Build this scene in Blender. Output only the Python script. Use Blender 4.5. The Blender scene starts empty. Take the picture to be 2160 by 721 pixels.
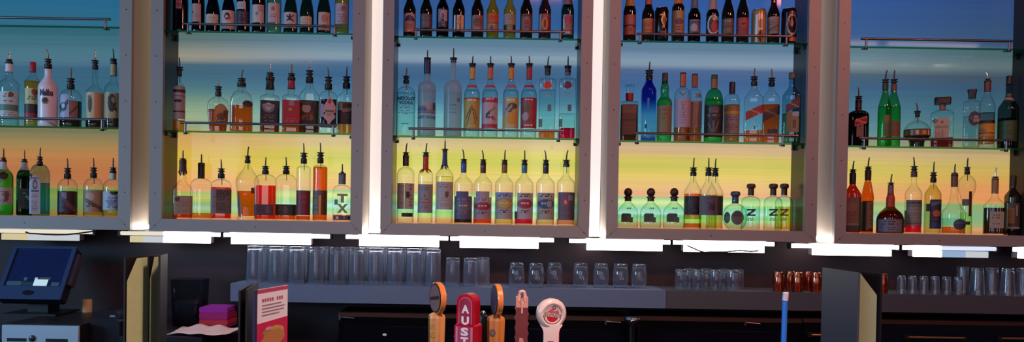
import bpy, math, random
from mathutils import Vector, Matrix
random.seed(7)
sc = bpy.context.scene
COL = sc.collection
# ------------------------------------------------------------------ camera model
W, H, FPX = 2160, 721, 1560.0
PX, PY = 1030.0, 488.0
EYE = Vector((0.0, 0.0, 1.40))
PITCH, ROLL = math.radians(0.86), math.radians(0.95)
FWD = Vector((0, math.cos(PITCH), -math.sin(PITCH)))
UP0 = Vector((0, math.sin(PITCH), math.cos(PITCH)))
XW = Vector((1, 0, 0))
RT = math.cos(ROLL) * XW + math.sin(ROLL) * UP0
UP = -math.sin(ROLL) * XW + math.cos(ROLL) * UP0
YF = 3.333                      # front faces of the display cabinets
YW = YF + 0.21                  # wall behind them

def P(u, v, Y):
    d = FWD + (u - PX) / FPX * RT - (v - PY) / FPX * UP
    return EYE + d * (Y / d.y)

cam = bpy.data.cameras.new('camera')
cam.sensor_fit = 'HORIZONTAL'
cam.sensor_width = 36.0
cam.lens = 36.0 * FPX / W
cam.shift_x = (W / 2 - PX) / W
cam.shift_y = (PY - H / 2) / W
cam.clip_start = 0.05
co = bpy.data.objects.new('camera', cam)
m3 = Matrix((RT, UP, -FWD)).transposed()
co.matrix_world = Matrix.Translation(EYE) @ m3.to_4x4()
COL.objects.link(co)
sc.camera = co

# ------------------------------------------------------------------ materials
def lin(c):
    if isinstance(c, str):
        c = tuple(int(c[i:i + 2], 16) for i in (0, 2, 4))
    o = []
    for x in c[:3]:
        x = x / 255.0
        o.append(x / 12.92 if x <= 0.04045 else ((x + 0.055) / 1.055) ** 2.4)
    return tuple(o)

def newmat(name):
    m = bpy.data.materials.new(name)
    m.use_nodes = True
    nt = m.node_tree
    for n in list(nt.nodes):
        nt.nodes.remove(n)
    out = nt.nodes.new('ShaderNodeOutputMaterial')
    return m, nt, out

_pm = {}
def solid(c, rough=0.6, metal=0.0, spec=0.4, name='paint', noise=0.0, coat=0.0):
    key = (c, rough, metal, spec, noise, coat)
    if key in _pm:
        return _pm[key]
    m, nt, out = newmat(name)
    p = nt.nodes.new('ShaderNodeBsdfPrincipled')
    r, g, b = lin(c)
    p.inputs['Base Color'].default_value = (r, g, b, 1)
    p.inputs['Roughness'].default_value = rough
    p.inputs['Metallic'].default_value = metal
    p.inputs['Specular IOR Level'].default_value = spec
    p.inputs['Coat Weight'].default_value = coat
    if noise:
        tc = nt.nodes.new('ShaderNodeTexCoord')
        nz = nt.nodes.new('ShaderNodeTexNoise')
        nz.inputs['Scale'].default_value = 35
        mr = nt.nodes.new('ShaderNodeMapRange')
        mr.inputs['To Min'].default_value = 1 - noise
        mr.inputs['To Max'].default_value = 1 + noise
        mx = nt.nodes.new('ShaderNodeMix'); mx.data_type = 'RGBA'; mx.blend_type = 'MULTIPLY'
        mx.inputs[0].default_value = 1
        mx.inputs[6].default_value = (r, g, b, 1)
        nt.links.new(tc.outputs['Object'], nz.inputs['Vector'])
        nt.links.new(nz.outputs['Fac'], mr.inputs['Value'])
        nt.links.new(mr.outputs['Result'], mx.inputs[7])
        nt.links.new(mx.outputs[2], p.inputs['Base Color'])
    nt.links.new(p.outputs[0], out.inputs[0])
    _pm[key] = m
    return m

def paper(c):
    """printed paper, lets a little of the light behind it through"""
    key = ('paper', c)
    if key in _pm:
        return _pm[key]
    m, nt, out = newmat('printed_paper')
    r, g, b = lin(c)
    d = nt.nodes.new('ShaderNodeBsdfPrincipled')
    d.inputs['Base Color'].default_value = (r, g, b, 1)
    d.inputs['Roughness'].default_value = 0.5
    t = nt.nodes.new('ShaderNodeBsdfTranslucent')
    t.inputs['Color'].default_value = (r, g, b, 1)
    mx = nt.nodes.new('ShaderNodeMixShader')
    mx.inputs[0].default_value = 0.12
    nt.links.new(d.outputs[0], mx.inputs[1])
    nt.links.new(t.outputs[0], mx.inputs[2])
    nt.links.new(mx.outputs[0], out.inputs[0])
    _pm[key] = m
    return m

def emis(c, s, name='lamp_glow'):
    key = ('emis', c, s)
    if key in _pm:
        return _pm[key]
    m, nt, out = newmat(name)
    e = nt.nodes.new('ShaderNodeEmission')
    e.inputs[0].default_value = (*lin(c), 1)
    e.inputs[1].default_value = s
    nt.links.new(e.outputs[0], out.inputs[0])
    _pm[key] = m
    return m

def clear(c, edge=None, gloss=1.0, frost=0.0, name='bottle_glass', edgepow=2.2, rough=0.03):
    """thin-walled coloured glass (two faces are crossed): straight-through tint, deeper towards grazing angles, Fresnel gloss"""
    key = ('clear', c, edge, gloss, frost, edgepow, rough)
    if key in _pm:
        return _pm[key]
    m, nt, out = newmat(name)
    a = tuple(max(x, 1e-4) ** 0.5 for x in lin(c))
    e = tuple(max(x, 1e-4) ** 0.5 for x in lin(edge)) if edge else tuple(x ** 2.5 * 0.55 for x in a)
    lw = nt.nodes.new('ShaderNodeLayerWeight'); lw.inputs[0].default_value = 0.5
    pw = nt.nodes.new('ShaderNodeMath'); pw.operation = 'POWER'; pw.inputs[1].default_value = edgepow
    mc = nt.nodes.new('ShaderNodeMix'); mc.data_type = 'RGBA'
    mc.inputs[6].default_value = (*a, 1); mc.inputs[7].default_value = (*e, 1)
    tr = nt.nodes.new('ShaderNodeBsdfTransparent')
    gl = nt.nodes.new('ShaderNodeBsdfGlossy'); gl.inputs['Roughness'].default_value = rough
    fr = nt.nodes.new('ShaderNodeFresnel'); fr.inputs[0].default_value = 1.45
    mg = nt.nodes.new('ShaderNodeMath'); mg.operation = 'MULTIPLY'; mg.inputs[1].default_value = gloss
    geo = nt.nodes.new('ShaderNodeNewGeometry')
    inv = nt.nodes.new('ShaderNodeMath'); inv.operation = 'SUBTRACT'; inv.inputs[0].default_value = 1
    mg2 = nt.nodes.new('ShaderNodeMath'); mg2.operation = 'MULTIPLY'
    mx = nt.nodes.new('ShaderNodeMixShader')
    L = nt.links.new
    L(lw.outputs['Facing'], pw.inputs[0]); L(pw.outputs[0], mc.inputs[0]); L(mc.outputs[2], tr.inputs[0])
    L(fr.outputs[0], mg.inputs[0]); L(geo.outputs['Backfacing'], inv.inputs[1])
    L(mg.outputs[0], mg2.inputs[0]); L(inv.outputs[0], mg2.inputs[1])
    base = tr
    if frost:
        tl = nt.nodes.new('ShaderNodeBsdfTranslucent'); tl.inputs[0].default_value = (*a, 1)
        df = nt.nodes.new('ShaderNodeBsdfDiffuse'); df.inputs[0].default_value = (0.5, 0.55, 0.6, 1)
        m0 = nt.nodes.new('ShaderNodeMixShader'); m0.inputs[0].default_value = 0.35
        L(tl.outputs[0], m0.inputs[1]); L(df.outputs[0], m0.inputs[2])
        m1 = nt.nodes.new('ShaderNodeMixShader'); m1.inputs[0].default_value = frost
        L(tr.outputs[0], m1.inputs[1]); L(m0.outputs[0], m1.inputs[2])
        base = m1
    L(base.outputs[0], mx.inputs[1]); L(gl.outputs[0], mx.inputs[2]); L(mg2.outputs[0], mx.inputs[0])
    L(mx.outputs[0], out.inputs[0])
    _pm[key] = m
    return m

def realglass(c=(1, 1, 1), rough=0.0, ior=1.45, haze=0.0):
    m, nt, out = newmat('drinking_glass')
    g = nt.nodes.new('ShaderNodeBsdfGlass')
    g.inputs['Color'].default_value = (*c, 1)
    g.inputs['Roughness'].default_value = rough
    g.inputs['IOR'].default_value = ior
    d = nt.nodes.new('ShaderNodeBsdfDiffuse'); d.inputs['Color'].default_value = (.55, .70, 1.0, 1)  # bluish diffuse haze stands in for room reflections in the glass
    mx = nt.nodes.new('ShaderNodeMixShader'); mx.inputs[0].default_value = haze
    nt.links.new(g.outputs[0], mx.inputs[1]); nt.links.new(d.outputs[0], mx.inputs[2])
    nt.links.new(mx.outputs[0], out.inputs[0])
    return m

def wood(c1, c2, scale=60):
    m, nt, out = newmat('varnished_wood')
    tc = nt.nodes.new('ShaderNodeTexCoord')
    mp = nt.nodes.new('ShaderNodeMapping'); mp.inputs['Scale'].default_value = (scale, scale, scale * 0.06)
    nz = nt.nodes.new('ShaderNodeTexNoise'); nz.inputs['Scale'].default_value = 1.5; nz.inputs['Detail'].default_value = 4
    cr = nt.nodes.new('ShaderNodeValToRGB')
    cr.color_ramp.elements[0].color = (*lin(c1), 1); cr.color_ramp.elements[0].position = 0.35
    cr.color_ramp.elements[1].color = (*lin(c2), 1); cr.color_ramp.elements[1].position = 0.65
    p = nt.nodes.new('ShaderNodeBsdfPrincipled'); p.inputs['Roughness'].default_value = 0.28; p.inputs['Coat Weight'].default_value = 0.5
    L = nt.links.new
    L(tc.outputs['Object'], mp.inputs[0]); L(mp.outputs[0], nz.inputs['Vector']); L(nz.outputs['Fac'], cr.inputs[0])
    L(cr.outputs[0], p.inputs['Base Color']); L(p.outputs[0], out.inputs[0])
    return m

def brushed(c, rough=0.38, metal=0.85):
    m, nt, out = newmat('brushed_metal')
    tc = nt.nodes.new('ShaderNodeTexCoord')
    mp = nt.nodes.new('ShaderNodeMapping'); mp.inputs['Scale'].default_value = (260, 260, 260)
    nz = nt.nodes.new('ShaderNodeTexNoise'); nz.inputs['Scale'].default_value = 1.0
    mr = nt.nodes.new('ShaderNodeMapRange'); mr.inputs['To Min'].default_value = rough - .06; mr.inputs['To Max'].default_value = rough + .06
    p = nt.nodes.new('ShaderNodeBsdfPrincipled'); p.inputs['Metallic'].default_value = metal
    p.inputs['Base Color'].default_value = (*lin(c), 1)
    L = nt.links.new
    L(tc.outputs['Object'], mp.inputs[0]); L(mp.outputs[0], nz.inputs['Vector']); L(nz.outputs['Fac'], mr.inputs['Value'])
    L(mr.outputs[0], p.inputs['Roughness']); L(p.outputs[0], out.inputs[0])
    return m

# ------------------------------------------------------------------ mesh helper
class MB:
    def __init__(s):
        s.v, s.f, s.mi, s.mats, s.sm = [], [], [], [], []
    def mat(s, m):
        if m not in s.mats:
            s.mats.append(m)
        return s.mats.index(m)
    def add(s, vs, fs, m, smooth=False):
        b = len(s.v); k = s.mat(m)
        s.v.extend(tuple(x) for x in vs)
        for f in fs:
            s.f.append(tuple(b + i for i in f)); s.mi.append(k); s.sm.append(smooth)
    def box(s, x0, x1, y0, y1, z0, z1, m, M=None):
        vs = [Vector((x, y, z)) for x in (x0, x1) for y in (y0, y1) for z in (z0, z1)]
        if M is not None:
            vs = [M @ q for q in vs]
        s.add(vs, [(0, 1, 3, 2), (4, 6, 7, 5), (0, 4, 5, 1), (2, 3, 7, 6), (0, 2, 6, 4), (1, 5, 7, 3)], m)
    def bbox(s, x0, x1, y0, y1, z0, z1, b, m, M=None):
        """box with chamfered edges along z-x profile (rounded front outline)"""
        pts = [(x0 + b, z0), (x1 - b, z0), (x1, z0 + b), (x1, z1 - b), (x1 - b, z1), (x0 + b, z1), (x0, z1 - b), (x0, z0 + b)]
        s.prism(pts, y0, y1, m, M)
    def prism(s, pts, y0, y1, m, M=None, smooth=False, bev=0.0):
        """outline in x,z extruded along y"""
        n = len(pts)
        vs = [Vector((x, y0, z)) for x, z in pts] + [Vector((x, y1, z)) for x, z in pts]
        if M is not None:
            vs = [M @ q for q in vs]
        fs = [tuple(range(n)), tuple(range(2 * n - 1, n - 1, -1))]
        s.add(vs, fs, m)
        s.add(vs, [(i, i + n, (i + 1) % n + n, (i + 1) % n) for i in range(n)], m, smooth)
    def rings(s, rings, m, seg=28, M=None, cap=True, smooth=True, cx=0, cy=0):
        """rings: (r, z, n, asp)"""
        vs = []
        for r in rings:
            rr, z = r[0], r[1]
            n = r[2] if len(r) > 2 else 2
            asp = r[3] if len(r) > 3 else 1
            for i in range(seg):
                a = 2 * math.pi * (i + 0.5) / seg
                c, q = math.cos(a), math.sin(a)
                if n != 2:
                    k = (abs(c) ** n + abs(q) ** n) ** (-1.0 / n)
                    c, q = c * k, q * k
                vs.append(Vector((cx + rr * c, cy + rr * asp * q, z)))
        if M is not None:
            vs = [M @ q for q in vs]
        fs = []
        R = len(rings)
        for j in range(R - 1):
            for i in range(seg):
                i2 = (i + 1) % seg
                fs.append((j * seg + i, j * seg + i2, (j + 1) * seg + i2, (j + 1) * seg + i))
        if cap:
            fs.append(tuple(range(seg - 1, -1, -1)))
            fs.append(tuple((R - 1) * seg + i for i in range(seg)))
        s.add(vs, fs, m, smooth)
    def tube(s, pts, r, m, seg=10, cap=True):
        pts = [Vector(p) for p in pts]
        rr = r if isinstance(r, (list, tuple)) else [r] * len(pts)
        vs, fs = [], []
        for k, p in enumerate(pts):
            t = (pts[min(k + 1, len(pts) - 1)] - pts[max(k - 1, 0)]).normalized()
            a = Vector((0, 0, 1)) if abs(t.z) < 0.9 else Vector((0, 1, 0))
            x = t.cross(a).normalized(); y = x.cross(t).normalized()
            for i in range(seg):
                w = 2 * math.pi * i / seg
                vs.append(p + (x * math.cos(w) + y * math.sin(w)) * rr[k])
        for k in range(len(pts) - 1):
            for i in range(seg):
                i2 = (i + 1) % seg
                fs.append((k * seg + i, (k + 1) * seg + i, (k + 1) * seg + i2, k * seg + i2))
        if cap:
            fs.append(tuple(range(seg))); fs.append(tuple((len(pts) - 1) * seg + i for i in reversed(range(seg))))
        s.add(vs, fs, m, True)
    def build(s, name, parent=None, loc=None, sharp=38):
        me = bpy.data.meshes.new(name)
        me.from_pydata(s.v, [], s.f)
        for m in s.mats:
            me.materials.append(m)
        me.polygons.foreach_set('material_index', s.mi)
        me.polygons.foreach_set('use_smooth', s.sm)
        me.update()
        if any(s.sm):
            try:
                me.set_sharp_from_angle(angle=math.radians(sharp))
            except Exception:
                pass
        o = bpy.data.objects.new(name, me)
        COL.objects.link(o)
        if parent is not None:
            o.parent = parent
        if loc is not None:
            o.location = loc
        return o

def tag(o, label=None, cat=None, group=None, kind=None):
    if label: o['label'] = label
    if cat: o['category'] = cat
    if group: o['group'] = group
    if kind: o['kind'] = kind
    return o

def thing(name, loc, label, cat, group=None, rz=0.0):
    o = bpy.data.objects.new(name, None)
    o.empty_display_size = 0.05
    COL.objects.link(o)
    o.location = loc
    o.rotation_euler = (0, 0, rz)
    return tag(o, label, cat, group)

def copy_tree(o, parent=None):
    c = o.copy()
    COL.objects.link(c)
    if parent is not None:
        c.parent = parent
    for ch in list(o.children):
        copy_tree(ch, c)
    return c

_tx = {}
def text_mesh(body, bold=0.0):
    """verts (x,y) and faces of a line of lettering, width normalised by caller"""
    if (body, bold) in _tx:
        return _tx[(body, bold)]
    cu = bpy.data.curves.new('lettering', 'FONT')
    cu.body = body; cu.size = 1.0; cu.offset = bold; cu.resolution_u = 3
    ob = bpy.data.objects.new('lettering', cu)
    COL.objects.link(ob)
    bpy.context.view_layer.update()
    me = bpy.data.meshes.new_from_object(ob.evaluated_get(bpy.context.evaluated_depsgraph_get()))
    vs = [(v.co.x, v.co.y) for v in me.vertices]
    fs = [tuple(p.vertices) for p in me.polygons]
    bpy.data.objects.remove(ob); bpy.data.curves.remove(cu); bpy.data.meshes.remove(me)
    x0 = min(v[0] for v in vs); x1 = max(v[0] for v in vs); y0 = min(v[1] for v in vs); y1 = max(v[1] for v in vs)
    out = ([((x - x0) / (x1 - x0), (y - y0) / (y1 - y0)) for x, y in vs], fs, (x1 - x0) / (y1 - y0))
    _tx[(body, bold)] = out
    return out
# ------------------------------------------------------------------ shared materials
ALU = brushed('848282', 0.5, 0.2)
ALU_IN = brushed('a8a29a', 0.5, 0.35)
DARK = solid('1a1a22', 0.25, spec=0.5)
LINING = solid('2c2a2c', 0.3, spec=0.4)
BLACK = solid('0c0c10', 0.4)
RUBBER = solid('121216', 0.45)
CHROME = solid('c8c8cc', 0.15, 1.0)
STEEL = solid('8c8c94', 0.3, 1.0)
DSTEEL = solid('4a4648', 0.35, 0.9)
RAILM = solid('7d7880', 0.32, 0.9)
LEDGE = solid('566a88', 0.45, spec=0.4, noise=0.06); LEDGE_R = solid('40464e', 0.45, spec=0.4, noise=0.06)  # boards differ slightly; blue daylight and its falloff are put into both colours

# ------------------------------------------------------------------ room shell
def struct(name, x0, x1, y0, y1, z0, z1, m):
    b = MB(); b.box(x0, x1, y0, y1, z0, z1, m)
    return tag(b.build(name), kind='structure')
struct('floor', -4.5, 4.5, -3.0, YW + 0.1, -0.1, 0.0, solid('2a2624', 0.5, noise=0.1))
struct('ceiling', -4.5, 4.5, -3.0, YW + 0.1, 3.6, 3.7, solid('26242a', 0.8))
struct('wall_back', -4.5, 4.5, YW, YW + 0.1, 0.0, 3.6, solid('2c2228', 0.55, spec=0.25, noise=0.05))

# ------------------------------------------------------------------ light panels of the cabinets
def xat(top, bot):
    return 0.5 * (P(*top, YF).x + P(*bot, YF).x)

CABS = {}
def cabdef(c, xl, xr, il, ir, zb, zi, s2, s1):
    CABS[c] = dict(xl=xl, xr=xr, il=il, ir=ir, zb=zb, zi=zi, s2=s2, s1=s1)
zz = lambda u, v, Y=YF: P(u, v, Y).z
xr1 = xat((279.7, 0), (273, 485)); ir1 = xat((253, 0), (248, 458))
cabdef(1, xr1 - .952, xr1, xr1 - .898, ir1, (zz(1, 481) + zz(273, 485)) / 2, zz(120, 456), zz(125, 55), zz(125, 268))
cabdef(2, xat((318, 0), (314.3, 488)), xat((770.6, 0), (763, 493)), xat((345.5, 0), (340, 462)), xat((745, 0), (738.4, 467)),
       (zz(314, 488) + zz(763, 493)) / 2, (zz(340, 462) + zz(738, 467)) / 2, zz(545, 67.5), zz(545, 279))
cabdef(3, xat((807.5, 0), (802.5, 495)), xat((1253.7, 0), (1241, 501)), xat((832, 0), (825.6, 468)), xat((1227.7, 0), (1220, 478)),
       (zz(803, 495.4) + zz(1241, 501.5)) / 2, (zz(826, 470) + zz(1220, 477)) / 2, zz(1022, 79), zz(1022, 290))
cabdef(4, xat((1287.4, 0), (1278, 502)), xat((1733.7, 0), (1721.5, 511)), xat((1312, 0), (1302, 480)), xat((1708, 0), (1697, 488)),
       (zz(1278, 503) + zz(1721, 511)) / 2, (zz(1302, 480) + zz(1697, 488)) / 2, zz(1505, 88.5), zz(1505, 300))
xl5 = xat((1771, 0), (1760, 513)); il5 = xat((1795.5, 0), (1785, 490))
cabdef(5, xl5, xl5 + .95, il5, xl5 + .897, (zz(1760, 513.6) + zz(2160, 521)) / 2, (zz(1785, 490.7) + zz(2150, 497)) / 2, zz(1975, 100.5), zz(1975, 311))
print('CABS', {k: {a: round(b, 3) for a, b in v.items()} for k, v in CABS.items()})

RAMP = {
 'A': [(-150, '1c5884'), (0, '246a96'), (50, '327090'), (58, '3e7480'), (85, '487c80'), (120, '58868a'), (133, '56808a'), (142, '406e7e'), (190, '40727e'), (235, '4a868a'),
       (262, '588c84'), (272, '8c8c6c'), (285, 'a6966c'), (308, 'cda060'), (330, 'e89858'), (365, 'e68a52'), (385, 'e69060'), (394, 'dca060'), (398, '86ae50'), (412, 'a0b85c'),
       (430, '82b06a'), (445, 'a0a05a'), (458, 'c87846')],
 'B': [(-150, '20608c'), (0, '2c7098'), (60, '3a7c98'), (82, '6a8a88'), (96, '8a9c90'), (112, 'b0b29c'), (124, 'bcb89e'), (131, 'a0a898'), (138, '54808e'), (160, '4c8090'), (182, '588e98'),
       (200, '74a498'), (225, '92b08e'), (250, 'aac094'), (270, 'a0b48a'), (280, 'c8a864'), (300, 'd8ae62'), (330, 'e2be4c'), (350, 'e4c048'), (368, 'ecb858'), (385, 'f2b064'), (400, 'f4a868'), (405, 'ecb070'),
       (409, 'a6c45a'), (420, 'd8cf62'), (432, '8cc070'), (440, 'b4d0b4'), (449, 'a0cc60'), (456, 'd6b060'), (463, 'e08c50')],
 'C': [(-150, '264c98'), (0, '305ea4'), (60, '3666a4'), (84, '6e94ac'), (108, '8caab8'), (122, 'a8c4c8'), (131, 'a0b6c0'), (138, '648aa6'), (146, '54809e'), (165, '4a7a9e'), (185, '5488a8'),
       (215, '62a0b4'), (245, '7abcc0'), (278, '88c6bc'), (290, 'a8b080'), (298, 'd6bc8c'), (312, 'd8c482'), (326, 'd7cd62'), (345, 'cccc5c'), (358, 'ded064'), (375, 'e8d076'), (390, 'ecc880'), (402, 'eebe82'),
       (407, 'e0c088'), (410, '98c888'), (418, 'd7de90'), (431, '8ccd91'), (441, 'acdccd'), (449, '98cd91'), (457, 'b0d296'), (462, 'e6b98a'), (472, 'dc9660')],
 'D': [(-150, '2a4ea4'), (0, '3464b8'), (60, '3c6cba'), (94, '6688aa'), (104, '7492b0'), (120, '8ea8c2'), (136, 'a2b8c8'), (145, '7c96b2'), (150, '5878a4'), (175, '4874a6'), (200, '4e80ac'), (240, '5694b8'),
       (285, '6cacbc'), (300, 'a8b080'), (308, 'd2b890'), (322, 'd2bc86'), (336, 'd4ca66'), (352, 'cccc60'), (368, 'e0d268'), (385, 'e6cc78'), (400, 'eac484'), (412, 'ecba84'),
       (416, 'dcbc88'), (420, '86c88a'), (428, 'c8de90'), (441, '86cd98'), (451, 'acdccd'), (459, '98cd91'), (467, 'b0d296'), (472, 'e6b98a'), (484, 'd89060')],
 'E': [(-150, '244a90'), (0, '2e5ca2'), (90, '3a6498'), (106, '64829a'), (120, '7890a0'), (138, '8a98a0'), (150, '808e94'), (160, '526c82'), (185, '406c90'), (230, '50829a'), (285, '6ea0a6'),
       (312, 'a0a070'), (320, 'ccb488'), (336, 'd2bc7c'), (350, 'd4c668'), (366, 'cec45e'), (382, 'dcc664'), (400, 'e2b670'), (418, 'e8ac72'), (426, 'dcb070'),
       (430, '90be80'), (440, 'c0d088'), (452, '86c090'), (462, 'a4d0c0'), (470, '98c48a'), (478, 'b0c48c'), (484, 'e0ac7c'), (496, 'd08c58')],
 'F': [(-150, '203c70'), (0, '284e84'), (90, '34587e'), (110, '58707e'), (140, '6c7c80'), (160, '42586a'), (185, '385c78'), (230, '446e80'), (285, '5c8480'),
       (312, '908c5c'), (325, 'c0a878'), (350, 'cab460'), (372, 'd2a858'), (395, 'e09a5c'), (418, 'e0965c'), (426, 'd8a060'),
       (430, '90b070'), (452, '80b080'), (470, '90b078'), (484, 'd09c6c'), (496, 'c08050')],
}
def _scale(h, f):
    return ''.join('%02x' % max(0, min(255, int(int(h[i:i + 2], 16) * g + .5))) for i, g in zip((0, 2, 4), f))
ZONE = {  # per ramp: v of the two shelves, then tone of the top, middle and bottom bays
 'A': (56, 270, (.86, .92, .90), (.84, .87, .97), (.80, .82, .80)), 'B': (70, 280, (.9, .92, .92), (.80, .80, .84), (.97, .95, .95)),
 'C': (80, 290, (.88, .90, .88), (.78, .80, .86), (1.0, 1.0, 1.0)), 'D': (90, 300, (.80, .86, .84), (.82, .84, .86), (1.0, .96, .98)),
 'E': (100, 312, (.9, .92, .92), (.86, .90, .90), (1.0, .98, .98)), 'F': (100, 312, (.9, .92, .92), (.86, .90, .90), (1.0, .98, .98)),
}
for k_, (va_, vb_, ft, fm, fb) in ZONE.items():
    RAMP[k_] = [(v, _scale(c, ft if v < va_ + 2 else (tuple((1 + x) / 2 for x in fm) if v > vb_ - 70 and k_ in 'BC' else fm) if v < vb_ - 2 else tuple(x * (1.10 if (k_ in 'CD' and vb_ + 118 < v < vb_ + 168) else 1) for x in fb))) for v, c in RAMP[k_]]
def panel_mat(c, ra, rb, zoff=0.0):
    d = CABS[c]
    m, nt, out = newmat('backlit_colour_panel')
    L = nt.links.new
    geo = nt.nodes.new('ShaderNodeNewGeometry')
    sep = nt.nodes.new('ShaderNodeSeparateXYZ'); L(geo.outputs['Position'], sep.inputs[0])
    z0, z1 = 1.30, 2.75
    mr = nt.nodes.new('ShaderNodeMapRange')
    mr.inputs['From Min'].default_value = z0; mr.inputs['From Max'].default_value = z1
    L(sep.outputs['Z'], mr.inputs['Value'])
    uc = {1: 100, 2: 545, 3: 1022, 4: 1505, 5: 1960}[c]
    def ramp(k):
        cr = nt.nodes.new('ShaderNodeValToRGB')
        pts = sorted(((P(uc, v, YF + .165).z - z0) / (z1 - z0), col) for v, col in RAMP[k])
        e = cr.color_ramp.elements
        e[0].position, e[0].color = pts[0][0], (*lin(pts[0][1]), 1)
        e[1].position, e[1].color = pts[-1][0], (*lin(pts[-1][1]), 1)
        for p, col in pts[1:-1]:
            q = e.new(p); q.color = (*lin(col), 1)
        L(mr.outputs[0], cr.inputs[0])
        return cr
    a, b = ramp(ra), ramp(rb)
    mx = nt.nodes.new('ShaderNodeMapRange'); mx.interpolation_type = 'SMOOTHSTEP'
    mx.inputs['From Min'].default_value = d['il']; mx.inputs['From Max'].default_value = d['ir']
    L(sep.outputs['X'], mx.inputs['Value'])
    mc = nt.nodes.new('ShaderNodeMix'); mc.data_type = 'RGBA'
    L(mx.outputs[0], mc.inputs[0]); L(a.outputs[0], mc.inputs[6]); L(b.outputs[0], mc.inputs[7])
    # fine horizontal streaks of the acrylic diffuser
    mp = nt.nodes.new('ShaderNodeMapping'); mp.inputs['Scale'].default_value = (0.7, 0, 95)
    L(geo.outputs['Position'], mp.inputs[0])
    nz = nt.nodes.new('ShaderNodeTexNoise'); nz.inputs['Scale'].default_value = 1.0; nz.inputs['Detail'].default_value = 3
    L(mp.outputs[0], nz.inputs['Vector'])
    m2 = nt.nodes.new('ShaderNodeMapRange'); m2.inputs['From Min'].default_value = .25; m2.inputs['From Max'].default_value = .75
    m2.inputs['To Min'].default_value = .91; m2.inputs['To Max'].default_value = 1.05
    L(nz.outputs['Fac'], m2.inputs['Value'])
    p = nt.nodes.new('ShaderNodeBsdfPrincipled')
    p.inputs['Base Color'].default_value = (.02, .02, .02, 1); p.inputs['Roughness'].default_value = .06
    p.inputs['Specular IOR Level'].default_value = .16
    L(mc.outputs[2], p.inputs['Emission Color']); L(m2.outputs[0], p.inputs['Emission Strength'])
    L(p.outputs[0], out.inputs[0])
    return m
PANELS = {1: ('A', 'A'), 2: ('B', 'C2'), 3: ('C', 'C'), 4: ('D', 'D'), 5: ('E', 'F')}
_b = dict(RAMP['B'])
# right half of the second cabinet leans towards the third
RAMP['C2'] = [(v + (-10 if v > 60 else 0), c) for v, c in RAMP['C']]
PMAT = {c: panel_mat(c, *PANELS[c]) for c in CABS}

# green-edged shelf glass
def shelf_mats():
    m, nt, out = newmat('shelf_glass_face')
    tr = nt.nodes.new('ShaderNodeBsdfTransparent'); tr.inputs[0].default_value = (.955, .985, .975, 1)
    gl = nt.nodes.new('ShaderNodeBsdfGlossy'); gl.inputs['Roughness'].default_value = .04; gl.inputs['Color'].default_value = (.9, .97, .95, 1)
    fr = nt.nodes.new('ShaderNodeFresnel'); fr.inputs[0].default_value = 1.35
    mx = nt.nodes.new('ShaderNodeMixShader')
    nt.links.new(fr.outputs[0], mx.inputs[0]); nt.links.new(tr.outputs[0], mx.inputs[1]); nt.links.new(gl.outputs[0], mx.inputs[2])
    nt.links.new(mx.outputs[0], out.inputs[0])
    e, nt, out = newmat('shelf_glass_edge')
    tr = nt.nodes.new('ShaderNodeBsdfTransparent'); tr.inputs[0].default_value = (.22, .60, .50, 1)
    df = nt.nodes.new('ShaderNodeBsdfTranslucent'); df.inputs[0].default_value = (.08, .5, .3, 1)
    mx = nt.nodes.new('ShaderNodeMixShader'); mx.inputs[0].default_value = .5
    nt.links.new(tr.outputs[0], mx.inputs[1]); nt.links.new(df.outputs[0], mx.inputs[2]); nt.links.new(mx.outputs[0], out.inputs[0])
    return m, e
SH_FACE, SH_EDGE = shelf_mats()

CAB_DESC = {
 1: 'silver framed back bar cabinet at the far left, orange glow behind its bottom bottles',
 2: 'silver framed back bar cabinet with eleven wine bottles along its top shelf',
 3: 'silver framed back bar cabinet in the middle, ten beer bottles on its top shelf',
 4: 'silver framed back bar cabinet with beer bottles and cans along its top shelf',
 5: 'silver framed back bar cabinet at the far right, its upper shelf empty',
}
RAILS = {  # (rail left u,v) (rail right u,v) post u's, post foot v's
 (1, 2): ((-150, 36), (233, 40), (-140, 222), 62), (1, 1): ((-150, 247), (226, 252), (-140, 215), 274),
 (2, 2): ((386, 50.5), (719, 56), (396, 706), 73), (2, 1): ((381, 259.5), (711, 264), (391, 703), 284),
 (3, 2): ((873, 63.8), (1192, 67.2), (877, 1182), 87), (3, 1): ((861.6, 272), (1189, 276), (872, 1178), 296),
 (4, 2): ((1343, 71.5), (1671, 77.5), (1350, 1659), 98), (4, 1): ((1337, 281.5), (1683, 286), (1344, 1652), 306),
 (5, 2): ((1817, 80.4), (2135, 89), (1827, 2129), 107), (5, 1): ((1813.5, 291.5), (2134, 297), (1823, 2123), 316),
}
ST = 0.0085   # shelf glass thickness
SHELFTOP = {}
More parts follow.
